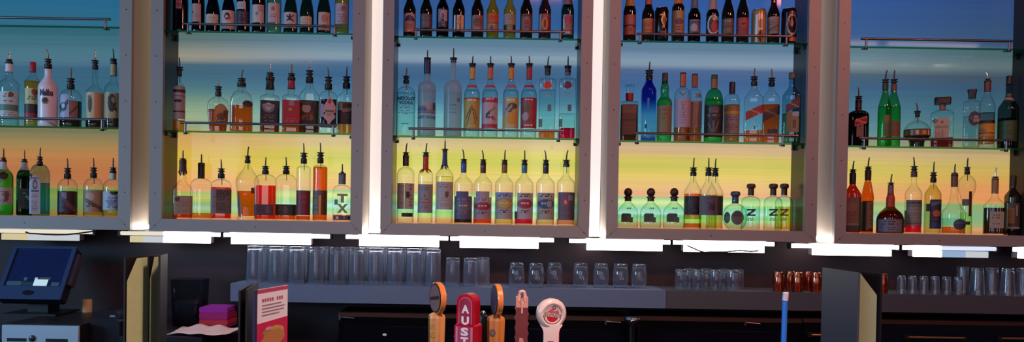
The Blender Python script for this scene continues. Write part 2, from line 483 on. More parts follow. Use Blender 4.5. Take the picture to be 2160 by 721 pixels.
for c, d in CABS.items():
    xl, xr, il, ir, zb, zi = (d[k] for k in ('xl', 'xr', 'il', 'ir', 'zb', 'zi'))
    zt = zb + 1.36
    root = thing('display_cabinet', ((xl + xr) / 2, YW - .004, zb), CAB_DESC[c], 'cabinet', 'back bar display cabinets')
    def part(mb, name, parent=root):
        o = mb.build(name); o.parent = parent
        o.matrix_parent_inverse = Matrix.Translation(-root.location)
        return o
    f = MB()
    y0, y1 = YF, YF + .022
    e = .0006
    def bar(a, b_, c_, d_):
        # trapezoid face (front) a,b,c,d in x,z
        q = [a, b_, c_, d_]
        f.prism(q, y0, y1, ALU)
    fi_t = zt - (il - xl)
    bar((xl, zb + e), (il, zi + e), (il, fi_t - e), (xl, zt - e))
    bar((xr, zb + e), (xr, zt - e), (ir, fi_t - e), (ir, zi + e))
    bar((xl + e, zb), (xr - e, zb), (ir - e, zi), (il + e, zi))
    bar((xl + e, zt), (il + e, fi_t), (ir - e, fi_t), (xr - e, zt))
    hx, hz = (il - xl) * .47, (zi - zb) * .45
    for k in range(6):
        for sx in (xl + hx, xr - hx):
            z = zb + .17 + k * .205
            f.prism([(sx + .0032 * math.cos(t * .785), z + .0032 * math.sin(t * .785)) for t in range(8)], YF - .0008, YF + .001, DSTEEL)
    for sx in (xl + hx, (xl + xr) / 2, xr - hx):
        f.prism([(sx + .0032 * math.cos(t * .785), zb + hz + .0032 * math.sin(t * .785)) for t in range(8)], YF - .0008, YF + .001, DSTEEL)
    part(f, 'frame')
    b = MB()
    yb = YW - .004
    b.box(xl, il - .004, y1, yb, zb, zt, ALU_IN); b.box(ir + .004, xr, y1, yb, zb, zt, ALU_IN)
    b.box(il - .004, ir + .004, y1, yb, zb, zi - .006, ALU_IN); b.box(il - .004, ir + .004, y1, yb, fi_t, zt, ALU_IN)
    b.box(il - .004, il, y1, YF + .164, zi - .006, fi_t, LINING); b.box(ir, ir + .004, y1, YF + .164, zi - .006, fi_t, LINING)
    b.box(il, ir, y1, YF + .164, zi - .006, zi - .001, LINING)
    part(b, 'carcass')
    g = MB(); g.box(il - .003, ir + .003, YF + .165, YF + .172, zi - .005, fi_t - .001, PMAT[c])
    part(g, 'light_panel')
    for lev, zk in ((2, d['s2']), (1, d['s1'])):
        g = MB()
        x0, x1, ya, yb2, za, zc = il + .001, ir - .001, YF + .012, YF + .162, zk - ST / 2, zk + ST / 2
        vs = [(x, y, z) for x in (x0, x1) for y in (ya, yb2) for z in (za, zc)]
        g.add(vs, [(0, 2, 6, 4), (1, 5, 7, 3), (2, 3, 7, 6)], SH_FACE)
        g.add(vs, [(0, 1, 3, 2), (4, 6, 7, 5), (0, 4, 5, 1)], SH_EDGE)
        part(g, 'glass_shelf')
        SHELFTOP[(c, lev)] = zc
        (ua, va), (ub, vb), pu, pv = RAILS[(c, lev)]
        yr = YF - .002
        A, B = P(ua, va, yr), P(ub, vb, yr)
        zr = (A.z + B.z) / 2 + .001
        g = MB(); g.tube([(A.x, yr, zr), (B.x, yr, zr)], .0056, RAILM)
        ro = part(g, 'guard_rail')
        for u in pu:
            x = P(u, va + 12, yr).x
            g = MB()
            g.tube([(x, yr, zr - .004), (x, yr, za - .004)], .0048, RAILM)
            g.rings([(.0075, za - .010), (.0085, za - .008), (.0085, za - .003), (.006, za - .001)], DSTEEL, 12, Matrix.Translation((x, yr + .001, 0)))
            g.box(x - .006, x + .006, yr, YF + .03, za - .004, za - .0008, DSTEEL)
            g.build('post', parent=ro)
    # small shelf brackets on the inner sides
    for lev, zk in ((2, d['s2']), (1, d['s1'])):
        for x in (il + .007, ir - .007):
            for ya in (.03, .12):
                g = MB(); g.box(x - .0065, x + .0065, YF + ya, YF + ya + .015, zk - .018, zk - ST / 2 - .0005, DSTEEL)
                part(g, 'shelf_bracket')
    d['top'] = zt

# ------------------------------------------------------------------ lights in the gaps between the cabinets
GAPCOL = {1: ('f0cf9c', .55), 2: ('ffeee4', .86), 3: ('f6f0ee', .86), 4: ('f4eeee', .62)}
def diffuser(c, s):
    m, nt, out = newmat('opal_diffuser')
    p = nt.nodes.new('ShaderNodeBsdfPrincipled')
    p.inputs['Base Color'].default_value = (.8, .8, .8, 1); p.inputs['Roughness'].default_value = .5
    p.inputs['Emission Color'].default_value = (*lin(c), 1); p.inputs['Emission Strength'].default_value = s * .92
    nt.links.new(p.outputs[0], out.inputs[0])
    return m
GAP_DESC = {1: 'upright warm strip light in the gap beside the far left cabinet', 2: 'upright white strip light between the wine cabinet and the middle cabinet',
            3: 'upright white strip light between the middle cabinet and the beer can cabinet', 4: 'upright white strip light in the gap beside the far right cabinet'}
for g_ in (1, 2, 3, 4):
    a, b_ = CABS[g_]['xr'] + .0015, CABS[g_ + 1]['xl'] - .0015
    z0, z1 = max(CABS[g_]['zb'], CABS[g_ + 1]['zb']) + .003, CABS[g_]['top'] - .01
    t = thing('strip_light', ((a + b_) / 2, YW - .002, z0), GAP_DESC[g_], 'light', 'upright strip lights between the cabinets')
    inv = Matrix.Translation(-t.location)
    q = MB(); q.box(a, b_, YW - .022, YW - .002, z0, z1, solid('d8d8d8', .5)); o = q.build('mounting_channel', t); o.matrix_parent_inverse = inv
    q = MB(); q.box(a + .001, b_ - .001, YW - .030, YW - .0225, z0 + .002, z1 - .002, diffuser(*GAPCOL[g_])); o = q.build('diffuser', t); o.matrix_parent_inverse = inv
    # short bright lamp added at the foot to whiten the lower gap
    q = MB(); q.tube([(a + .004, YW - .07, z0 + .012), (b_ - .004, YW - .07, z0 + .012)], .009, emis('fff0e4', 46 if g_ in (2, 3) else 36 if g_ == 4 else 30)); o = q.build('foot_fill', t); o.matrix_parent_inverse = inv

# ------------------------------------------------------------------ fluorescent fixtures under the cabinets
FIX = [  # tube u0,u1 ; diffuser u0,u1 ; v of cabinet foot at the middle ; state ; description
 (-30, 198, 4, 165, 482.5, 'off', 'dim tube light with a loose cover under the far left cabinet'),
 (255, 467, 275, 443, 488.5, 'left', 'tube light under the left half of the wine cabinet, pale at one end'),
 (473, 697, 488, 655, 492, 'on', 'glowing tube light under the right half of the wine cabinet'),
 (730, 946, 758, 926, 496.5, 'on', 'glowing tube light under the left half of the middle cabinet'),
 (950, 1168, 970, 1136, 500, 'on', 'glowing tube light under the right half of the middle cabinet'),
 (1200, 1414, 1238, 1397, 503.5, 'on', 'glowing tube light under the left half of the beer can cabinet'),
 (1417, 1632, 1443, 1612, 508, 'on', 'glowing tube light crossed by a dark loose wire'),
 (1667, 1896, 1715, 1880, 513.5, 'on', 'glowing tube light under the left half of the far right cabinet'),
 (1898, 2100, 1928, 2084, 518.5, 'right', 'tube light under the far right cabinet, glowing at one end and dim bluish beyond'),
 (2132, 2345, 2150, 2320, 523, 'on', 'tube light cut off by the right edge of the view'),
]
TUBE_ON = emis('fff2f0', 9.0); DIFF_ON = emis('fff4f4', 6.0)
TUBE_DIM = emis('efe6d0', .95); DIFF_DIM = emis('e6d8a8', .8); TUBE_BLUE = emis('dfe8ff', 1.0); DIFF_BLUE = emis('a8c4e8', .75); DIFF_GREY = emis('d8dde4', .8)
for (t0, t1, d0, d1, vf, st, desc) in FIX:
    um = (t0 + t1) / 2
    yt, yd = YF + .03, YF + .055
    zc = min((c['zb'] for c in CABS.values() if c['xl'] - .09 < P(um, vf, YF).x < c['xr'] + .09), default=CABS[5]['zb'])
    ztube = zc - .0125
    zd1, zd0 = zc - .0255, zc - .054
    X = lambda u, Y: P(u, vf + 8, Y).x
    t = thing('tube_light', (X(um, yt), yd, zc - .002), desc, 'light', 'tube lights under the cabinets')
    inv = Matrix.Translation(-t.location)
    def put(q, name):
        o = q.build(name, t); o.matrix_parent_inverse = inv; return o
    q = MB(); q.box(X(d0, yd), X(d1, yd), yd + .012, yd + .05, zd0 + .002, zc - .002, solid('807880', .5)); q.box(X(d0, yd) - .004, X(d1, yd) + .004, yd - .012, yd + .05, zc - .0024, zc - .001, solid('e8e8ea', .5)); put(q, 'mounting_body')
    xs = X(345, yt) if st == 'left' else X(1985, yt)
    xa, xb = X(t0, yt), X(t1, yt)
    def tube(a, b_, m, nm='tube', r=.0092):
        q = MB(); q.tube([(a, yt, ztube), (a + .002, yt, ztube), (b_ - .002, yt, ztube), (b_, yt, ztube)], [r * .7, r, r, r * .7], m, 14); put(q, nm)
    def diff(a, b_, m, nm='diffuser'):
        q = MB(); q.box(a, b_, yd - .004, yd + .0115, zd0, zd1, m); put(q, nm)
    a, b_ = X(d0, yd), X(d1, yd)
    if st == 'on':
        tube(xa, xb, TUBE_ON); diff(a, b_, DIFF_ON)
    elif st == 'off':
        tube(xa, xb, TUBE_DIM); diff(a, X(60, yd), DIFF_DIM); diff(X(60, yd), b_, DIFF_GREY)
    elif st == 'left':
        tube(xa, xs, TUBE_DIM); tube(xs, xb, TUBE_ON); diff(a, X(303, yd), DIFF_DIM); diff(X(303, yd), X(345, yd), DIFF_GREY); diff(X(345, yd), b_, DIFF_ON)
    else:
        tube(xa, xs, TUBE_ON); tube(xs, xb, TUBE_BLUE); diff(a, X(1986, yd), DIFF_ON); diff(X(1986, yd), X(2036, yd), DIFF_BLUE); diff(X(2036, yd), b_, DIFF_GREY)
    for xe, sg in ((xa, -1), (xb, 1)):
        q = MB(); q.box(min(xe, xe + sg * .009), max(xe, xe + sg * .009), yt - .012, yt + .016, zc - .026, zc - .001, RUBBER); put(q, 'lamp_holder')

# loose wires at two of the fixtures
def cord(pts, r, desc):
    b = MB(); b.tube(pts, r, solid('1a1418', .5), 8)
    tag(b.build('loose_cord'), desc, 'wire', 'loose wires at the tube lights')
cord([P(u, v, YF + .012) for u, v in ((54, 489), (62, 492), (75, 492.5), (95, 494), (118, 495), (140, 494.5), (165, 492), (190, 488.5), (204, 485.5))], .0034, 'dark loose wire sagging across the dim tube light at the far left')
cord([P(u, v, YF + .012) for u, v in ((1450, 518), (1462, 523), (1475, 529), (1486, 531.5), (1500, 531), (1530, 531), (1560, 528), (1585, 530), (1600, 528.5))], .0030, 'dark loose wire hanging below the glowing tube light of the beer can cabinet')
# ------------------------------------------------------------------ bottles
CL = 'e9f2ee'
GLASS = {
 'clear': clear('f2f8f5', '6a7876', 1.0, edgepow=2.6), 'frost': clear('b8ccd4', '6a8088', .6, frost=.55, rough=.25),
 'green': clear('50c468', '06401c', 1.0), 'dgreen': clear('1c3a20', '020a04', 1.0), 'pgreen': clear('7c9a5a', '1a2a10', 1.0), 'ygreen': clear('c0c488', '50502a', 1.0),
 'amber': clear('4a2414', '0a0402', 1.0), 'black': clear('0e0c12', '020204', 1.0), 'bottle_green': clear('0c4a34', '021208', 1.0),
 'blue': clear('7cc4e4', '1c4c8c', 1.0), 'paleblue': clear('9cc8d0', '2c5a68', 1.0), 'aqua': clear('e2f6ec', '3c7060', 1.0),
 'red': clear('8a1c10', '200402', 1.0), 'orange': clear('c8641c', '401404', 1.0), 'brown': clear('5a2c10', '100602', 1.0), 'rose': clear('7a2c24', '200604', 1.0),
 'smoke': clear('54625c', '101814', 1.0), 'bluedeep': clear('2438a8', '081048', 1.0),
}
LIQ = {}
def liquid_mat(c):
    """coloured spirit: mostly see-through, amber and red ones given warm diffuse colour for refracted backlight, yellow ones cloudy"""
    if c not in LIQ:
        m = clear(boost(c), None, .25, name='liquor', edgepow=3.0)
        r, g, b = lin(boost(c))
        if r > 1.8 * b and r > .9 * g and r > .12:
            m = m.copy(); m.name = 'amber_liquor'
            nt = m.node_tree
            out = [n for n in nt.nodes if n.type == 'OUTPUT_MATERIAL'][0]
            src = out.inputs[0].links[0].from_socket
            d = nt.nodes.new('ShaderNodeBsdfDiffuse'); t = nt.nodes.new('ShaderNodeBsdfTranslucent')
            col = (min(1, r * 1.5), g * .9, b * .6, 1)
            d.inputs[0].default_value = col; t.inputs[0].default_value = col
            m1 = nt.nodes.new('ShaderNodeMixShader'); m1.inputs[0].default_value = .5
            m2 = nt.nodes.new('ShaderNodeMixShader'); m2.inputs[0].default_value = .28
            L = nt.links.new
            L(d.outputs[0], m1.inputs[1]); L(t.outputs[0], m1.inputs[2]); L(src, m2.inputs[1]); L(m1.outputs[0], m2.inputs[2]); L(m2.outputs[0], out.inputs[0])
        LIQ[c] = m
    return LIQ[c]
def boost(c):
    r, g, b = (int(c[i:i + 2], 16) for i in (0, 2, 4))
    m = max(r, g, b)
    if m < 96: return c
    f = min(1.30, 245 / m)
    return '%02x%02x%02x' % (int(r * f), int(g * f * (.97 if r == m and b < .5 * r else 1)), int(b * f))
WHITEP = solid('e4dcdc', .3)

class LabelGrid:
    """label printed in cells, each cell a flat colour; (s,t) from top left"""
    def __init__(s, shapes, base):
        s.shapes, s.base = shapes, base
    def at(s, x, t):
        c = s.base
        for q in s.shapes:
            k = q[0]
            if k == 'R':
                if q[1] <= x <= q[3] and q[2] <= t <= q[4]: c = q[5]
            elif k == 'E':
                if ((x - q[1]) / q[3]) ** 2 + ((t - q[2]) / q[4]) ** 2 <= 1: c = q[5]
            elif k == 'O':
                d = ((x - q[1]) / q[3]) ** 2 + ((t - q[2]) / q[4]) ** 2
                if .62 <= d <= 1: c = q[5]
            elif k == 'D':   # band from (s0,t0) to (s1,t1), half height h
                u = (x - q[1]) / (q[3] - q[1])
                if 0 <= u <= 1 and abs(t - (q[2] + u * (q[4] - q[2]))) <= q[5]: c = q[6]
            elif k == 'V':   # diamond
                if abs(x - q[1]) / q[3] + abs(t - q[2]) / q[4] <= 1: c = q[5]
            elif k == 'L':   # rows of illegible small print: t0,t1,n,colour,s0,s1
                t0, t1, n = q[1], q[2], q[3]
                if t0 <= t <= t1 and q[5] <= x <= q[6]:
                    f = (t - t0) / (t1 - t0) * n
                    row = int(f); fr = f - row
                    h = (row * 7 + int(x * 19) * 5 + int(x * 19) * row) % 7
                    m = .5 + .5 * ((row * 37) % 5) / 5
                    if fr < .55 and h > 1 and abs(x - .5) < .5 * m: c = q[4]
        return c

def smooth_prof(pts):
    """monotone-ish densification of (r,z) points"""
    out = [pts[0]]
    for i in range(len(pts) - 1):
        p0 = pts[max(i - 1, 0)]; p1 = pts[i]; p2 = pts[i + 1]; p3 = pts[min(i + 2, len(pts) - 1)]
        dz = p2[1] - p1[1]
        n = max(1, min(6, int(abs(dz) / .004)))
        for k in range(1, n + 1):
            t = k / n
            r = .5 * ((2 * p1[0]) + (p2[0] - p0[0]) * t + (2 * p0[0] - 5 * p1[0] + 4 * p2[0] - p3[0]) * t * t + (3 * p1[0] - p0[0] - 3 * p2[0] + p3[0]) * t ** 3)
            lo, hi = min(p1[0], p2[0]), max(p1[0], p2[0])
            r = min(max(r, lo), hi) if abs(p1[0] - p2[0]) > 1e-6 else p1[0]
            out.append((r, p1[1] + dz * t))
    return out

ROWS = {}
BOT = []
def bt(c, row, u, w, sh, nk, nw, lip, desc, **k):
    k.update(c=c, row=row, u=u, w=w, sh=sh, nk=nk, nw=nw, lip=lip, desc=desc)
    BOT.append(k); ROWS.setdefault((c, row), []).append(k)

def make_bottle(k):
    c, row, u = k['c'], k['row'], k['u']
    Y = YF + k['Y']
    zb = {'T': SHELFTOP.get((c, 2)), 'M': SHELFTOP.get((c, 1)), 'B': CABS[c]['zi'] + .0003}[row] + .0006
    vb = {'T': 68 + .018 * (u - 545), 'M': 278 + .018 * (u - 545), 'B': 466 + .018 * (u - 545)}[row]
    mid = (k['sh'] + vb) / 2
    x = k['X']
    mpp = Y / FPX
    Z = lambda v: max(P(u, v, Y).z - zb, .0005)
    k['w'] = k['w'] * k.get('shrink', 1.0)
    mpp_z = mpp; mpp = mpp * math.cos(k['_th'])
    R = k['w'] * mpp / 2; Rn = k['nw'] * mpp / 2
    n = k.get('n', 2); asp = k.get('asp', 1.0)
    if n > 2: asp = min(asp, .5 if c == 2 else .6)
    if asp * R > .074: asp = .074 / R
    hs, hn, hl = Z(k['sh']), Z(k['nk']), Z(k['lip'])
    # outer profile
    if 'prof' in k:
        raw = [(wp * mpp / 2, Z(v) if v is not None else .0005) for v, wp in k['prof']]
        raw[0] = (raw[0][0], 0.0)
        pr = smooth_prof(raw)
    else:
        cr = min(.006, R * .25)
        pr = [(R - cr, 0.0), (R - cr * .3, cr * .3), (R, cr)]
        Rb = k.get('wtop', k['w']) * mpp / 2
        for i in range(1, 9): pr.append((R + (Rb - R) * i / 8, cr + (hs - cr) * i / 8))
        m = k.get('shoulder', 'round')
        N = 10
        for i in range(1, N + 1):
            t = i / N
            if m == 'round': a = t * math.pi / 2; r, z = Rn + (Rb - Rn) * math.cos(a), hs + (hn - hs) * math.sin(a)
            elif m == 's': r, z = Rn + (Rb - Rn) * (.5 + .5 * math.cos(math.pi * t)), hs + (hn - hs) * t
            elif m == 'bell':
                q = t ** 1.15; r, z = Rn + (Rb - Rn) * (.5 + .5 * math.cos(math.pi * q)) * (1 - .08 * math.sin(math.pi * t)), hs + (hn - hs) * t
            else: r, z = Rb + (Rn - Rb) * t, hs + (hn - hs) * t
            pr.append((r, z))
        for i in range(1, 4): pr.append((Rn, hn + (hl - hn) * i / 4))
        lr = min(.006, (hl - hn) * .3)
        pr += [(Rn, hl - lr * 1.2), (Rn * 1.14, hl - lr), (Rn * 1.14, hl - lr * .2), (Rn * 1.05, hl)]
    def sect(z):
        """section exponent and depth ratio at height z"""
        if n == 2 and asp == 1: return 2, 1
        t = min(max((z - hs * .98) / max(hn - hs * .98, 1e-4), 0), 1) if 'prof' not in k else min(max((z - hs) / max(hn - hs, 1e-4), 0), 1)
        t = t * t * (3 - 2 * t)
        return n + (2 - n) * t, asp + (1 - asp) * t
    def rad(z):
        for i in range(len(pr) - 1):
            z0, z1 = pr[i][1], pr[i + 1][1]
            if z0 <= z <= z1 and z1 > z0:
                return pr[i][0] + (pr[i + 1][0] - pr[i][0]) * (z - z0) / (z1 - z0)
        return pr[-1][0]
    name = k.get('name', 'liquor_bottle')
    cat = {'liquor_bottle': 'bottle', 'wine_bottle': 'wine bottle', 'beer_bottle': 'beer bottle'}[name]
    grp = {'liquor_bottle': 'liquor bottles in the back bar cabinets', 'wine_bottle': 'wine bottles on the top shelf', 'beer_bottle': 'beer bottles on the top shelves'}[name]
    root = thing(name, (x, Y, zb), k['desc'], cat, grp, rz=-k['_th'])
    seg = k.get('seg', 36 if n == 2 else 96)
    g = MB()
    gm = k.get('gm') or GLASS[k.get('glass', 'clear')]
    if k.get('opaque'): gm = solid(k['opaque'], .25)
    g.rings([(r, z, *sect(z)) for r, z in pr], gm, seg)
    g.build('bottle_body', root)
    # liquid
    if 'liq' in k:
        lc, vl = k['liq'][0], k['liq'][1]
        zl = min(Z(vl), hl - .004); z0 = k.get('lbase', .006)
        if len(k['liq']) > 2: z0 = Z(k['liq'][2])
        pts = [(rad(z0) * .93, z0)]
        for r, z in pr:
            if z0 + .002 < z < zl - .0015: pts.append((max(r * .95 - .0006, .002), z))
        pts.append((rad(zl) * .95 - .0006, zl))
        q = MB(); q.rings([(r, z, *sect(z)) for r, z in pts], liquid_mat(lc), seg); q.build('liquid', root)
    for extra in k.get('liq2', []):
        lc, va, vb2 = extra
        za, zc = max(Z(vb2), .004), Z(va)
        pts = [(rad(za) * .94, za)] + [(r * .95 - .0006, z) for r, z in pr if za + .001 < z < zc - .001] + [(rad(zc) * .95 - .0006, zc)]
        q = MB(); q.rings([(r, z, *sect(z)) for r, z in pts], liquid_mat(lc), seg); q.build('liquid', root)
    # labels
    for lb in k.get('lab', []):
        x0, x1, va, vb2, base = lb[:5]
        shapes = lb[5] if len(lb) > 5 else []
        texts = lb[6] if len(lb) > 6 else []
        lname = lb[7] if len(lb) > 7 else 'label'
        rowsn = max(6, min(44, int(abs(vb2 - va)))); cols = max(6, min(40, int(abs(x1 - x0) * k['w'] / 2)))
        grid = LabelGrid(shapes, base)
        def surf(xr, z, off):
            rr = rad(z); nn, aa = sect(z)
            xx = min(max(xr, -.985), .985)
            # xr is a fraction of the body's half width; on narrower parts stay within that part
            px = xx * R
            f = min(abs(px) / rr, .985); px = math.copysign(f * rr, px)
            d = (1 - f ** nn) ** (1 / nn) * rr * aa
            nx = (abs(f) ** (nn - 1)) * (1 if px >= 0 else -1); ny = -(d / max(rr * aa, 1e-5)) ** (nn - 1)
            L = math.hypot(nx, ny) or 1
            return Vector((px + nx / L * off, -d + ny / L * off, z))
        q = MB()
        za, zc = Z(va), Z(vb2)
        vs = [surf(x0 + (x1 - x0) * i / cols, za + (zc - za) * j / rowsn, .0008) for j in range(rowsn + 1) for i in range(cols + 1)]
        by = {}
        for j in range(rowsn):
            for i in range(cols):
                cc = grid.at((i + .5) / cols, (j + .5) / rowsn)
                if cc is None: continue
                by.setdefault(cc, []).append((j * (cols + 1) + i, (j + 1) * (cols + 1) + i, (j + 1) * (cols + 1) + i + 1, j * (cols + 1) + i + 1))
        b0 = len(q.v); q.v.extend(tuple(p) for p in vs)
        for cc, fs in by.items():
            mi = q.mat(paper(cc))
            for f in fs:
                q.f.append(tuple(b0 + i for i in f)); q.mi.append(mi); q.sm.append(True)
        for (body, s0, t0, s1, t1, tc, *rest) in texts:
            tv, tf, ar = text_mesh(body, rest[0] if rest else 0.02)
            tilt = rest[1] if len(rest) > 1 else 0
            pts = []
            for (a, b_) in tv:
                s_ = s0 + (s1 - s0) * a; t_ = t1 + (t0 - t1) * b_ - tilt * (a - .5)
                pts.append(surf(x0 + (x1 - x0) * s_, za + (zc - za) * t_, .0012))
            q.add(pts, tf, paper(tc))
        q.build(lname, root)
    # cap sleeve / wax / foil on the neck
    for fo in k.get('foil', []):
        va, vb2, cc = fo[:3]; ws = fo[3] if len(fo) > 3 else 1.1
        za, zc = Z(vb2), Z(va)
        m = solid(cc, .42)
        q = MB()
        rb = max(rad(za), Rn) * 1.04 + .0005; rt = k['nw'] * mpp / 2 * ws
        N = 6
        q.rings([(rb + (rt - rb) * min(1, i / N * 2), za + (zc - za) * i / N) for i in range(N + 1)] + [(rt * .9, zc + .0008)], m, 24)
        if fo[4:] and fo[4] == 'drip':
            for i in range(7):
                a = 2 * math.pi * i / 7 + .3; L = .008 + .012 * ((i * 5) % 7) / 7
                rr = rad(za - L * .5)
                q.tube([(rb * .98 * math.cos(a), rb * .98 * math.sin(a), za + .004), (rr * 1.03 * math.cos(a), rr * 1.03 * math.sin(a), za - L * .6), (rad(za - L) * 1.04 * math.cos(a), rad(za - L) * 1.04 * math.sin(a), za - L)], [.0028, .0024, .0012], m, 8)
        q.build('wax_seal' if fo[4:] and fo[4] == 'drip' else 'neck_foil', root)
    # pour spout
    if 'sp' in k:
        vt, du = k['sp'][:2]; va, vb2 = k['col']
        cw = k.get('colw', max(k['nw'] * .55, 6.0)) * mpp
        zc0, zc1 = Z(vb2), Z(va)
        h = zc1 - zc0
        q = MB(); mt = solid(k.get('colm', '121216'), .45)
        base_r = max(Rn * 1.02, .006)
        prof = [(base_r, zc0), (base_r * 1.12, zc0 + h * .08), (base_r * 1.08, zc0 + h * .45), (cw * .62, zc0 + h * .5), (cw * .62, zc0 + h * .62), (cw * .95, zc0 + h * .66), (cw * .95, zc0 + h * .74), (cw * .6, zc0 + h * .78),
                (cw * .6, zc0 + h * .88), (cw * 1.0, zc0 + h * .91), (cw * 1.0, zc0 + h * .97), (cw * .5, zc1)]
        if h < .012: prof = [(base_r, zc0), (base_r * 1.1, zc0 + h * .1), (base_r * 1.1, zc0 + h * .5), (cw, zc0 + h * .6), (cw, zc0 + h * .95), (cw * .5, zc1)]
        q.rings(prof, mt, 20)
        po = q.build('pourer', root)
        zt = Z(vt); D = du * mpp
        q = MB()
        sm = {'c': CHROME, 'd': DSTEEL, 'k': solid('2a2422', .4), 'b': solid('7c5a3c', .3, .9)}[k['sp'][2] if len(k['sp']) > 2 else 'd']
        L = zt - zc1
        q.tube([(0, 0, zc1 - .002), (D * .1, 0, zc1 + L * .35), (D * .4, 0, zc1 + L * .7), (D, 0, zt)], [.0036, .0033, .0029, .0024], sm, 10)
        o = q.build('spout', po)
        if k.get('straw', True) and k.get('glass', 'clear') in ('clear', 'aqua') and not k.get('foil'):
            q = MB(); q.tube([(Rn * .15, 0, zc0), (Rn * .2, 0, zc0 - .03)], .0016, sm, 8); q.build('air_tube', po)
    # stoppers and caps
    for cp in k.get('cap', []):
        kind, va, vb2, wp, cc = cp[:5]
        r = wp * mpp / 2; za, zc = Z(vb2), Z(va); h = zc - za
        q = MB(); m = solid(cc, .4) if cc != 'glass' else GLASS['clear']
        if kind == 'cyl':
            q.rings([(r, za), (r * 1.0, za + h * .2), (r * 1.0, zc - h * .08), (r * .9, zc)], m, 24)
        elif kind == 'ball':
            q.rings([(Rn * .95, za), (Rn * .95, za + h * .22), (r * 1.05, za + h * .24), (r * 1.05, za + h * .32)] + [(r * math.sin(a), za + h * .66 - h * .34 * math.cos(a)) for a in [.6 + i * .28 for i in range(10)] if a < 3.1], m, 24)
        elif kind == 'mush':
            q.rings([(Rn * .98, za), (Rn * 1.02, za + h * .55), (r * .75, za + h * .58), (r, za + h * .68), (r, za + h * .82), (r * .88, za + h * .95), (r * .5, zc)], m, 24)
        elif kind == 'sq':
            q.rings([(r, za, 6, .8), (r, zc - h * .12, 6, .8), (r * .93, zc, 6, .8)], m, 40)
        elif kind == 'flare':
            q.rings([(r * .72, za, 6, 1), (r * .75, za + h * .3, 6, 1), (r, zc - h * .1, 6, 1), (r * .92, zc, 6, 1)], m, 32)
        elif kind == 'crown':
            q.rings([(r, za), (r * 1.08, za + h * .2), (r, za + h * .6), (r * .8, zc)], m, 24)
        q.build('stopper' if kind in ('ball', 'mush', 'flare') else 'cap', root)
    for fn in k.get('extra', []):
        fn(root, Z, mpp, rad, R)
    return root

def settle_row(c, row):
    """stand the bottles of one shelf clear of each other, the cabinet sides and the light panel"""
    d = CABS[c]
    B = ROWS[(c, row)]
    for k in B:
        vb = {'T': 68, 'M': 278, 'B': 466}[row] + .018 * (k['u'] - 545)
        k['_mid'] = (k['sh'] + vb) / 2
        wmax = max([p[1] for p in k['prof']]) if 'prof' in k else k['w']
        k['_w'] = wmax; k['shrink'] = 1.0; k['Y'] = k.get('y', .088)
    def dims(k):
        mpp = (YF + k['Y']) / FPX
        th = math.atan2(P(k['u'], k['_mid'], YF + k['Y']).x, YF + k['Y'])
        k['_th'] = th
        rx = k['_w'] * k['shrink'] * mpp / 2 * math.cos(th) * 1.01 + .0010
        asp = k.get('asp', 1.0)
        if k.get('n', 2) > 2: asp = min(asp, .5 if c == 2 else .6)
        ry = min(rx * asp, .0755)
        cs, sn = math.cos(th), abs(math.sin(th))
        if k.get('n', 2) > 2:
            g = .80 + .03 * min(k['n'], 6)
            return max(rx, rx * cs + ry * sn * g), ry * cs + rx * sn * g
        return math.hypot(rx * cs, ry * sn), math.hypot(ry * cs, rx * sn)
    for it in range(700):
        for k in B:
            rx, ry = dims(k)
            k['Y'] = min(max(k['Y'], ry * 1.05 + .009), .161 - ry * 1.06) if 2.11 * ry < .152 else .0855
            k['X'] = P(k['u'], k['_mid'], YF + k['Y']).x + k.get('_dx', 0)
            k['X'] = min(max(k['X'], d['il'] + rx + .001), d['ir'] - rx - .001)
        bad = 0
        for i in range(len(B)):
            for j in range(i + 1, len(B)):
                a, b = B[i], B[j]
                (ax, ay), (bx, by) = dims(a), dims(b)
                dx, dy = abs(a['X'] - b['X']), abs(a['Y'] - b['Y'])
                sq = a.get('n', 2) > 2 or b.get('n', 2) > 2
                if sq: hit = dx < ax + bx and dy < ay + by
                else: hit = (dx / (ax + bx)) ** 2 + (dy / (ay + by)) ** 2 < 1
                if hit:
                    bad += 1
                    s_ = 1 if a['Y'] >= b['Y'] else -1
                    a['Y'] += s_ * .002; b['Y'] -= s_ * .002
                    if it > 260 and dx > .5 * (ax + bx):
                        q = 1 if a['X'] >= b['X'] else -1
                        a['_dx'] = a.get('_dx', 0) + q * .00025; b['_dx'] = b.get('_dx', 0) - q * .00025
                    if it > 160:
                        a['shrink'] = max(.88, a['shrink'] * .998); b['shrink'] = max(.88, b['shrink'] * .998)
        if not bad: break
    else:
        print('row not settled', c, row)

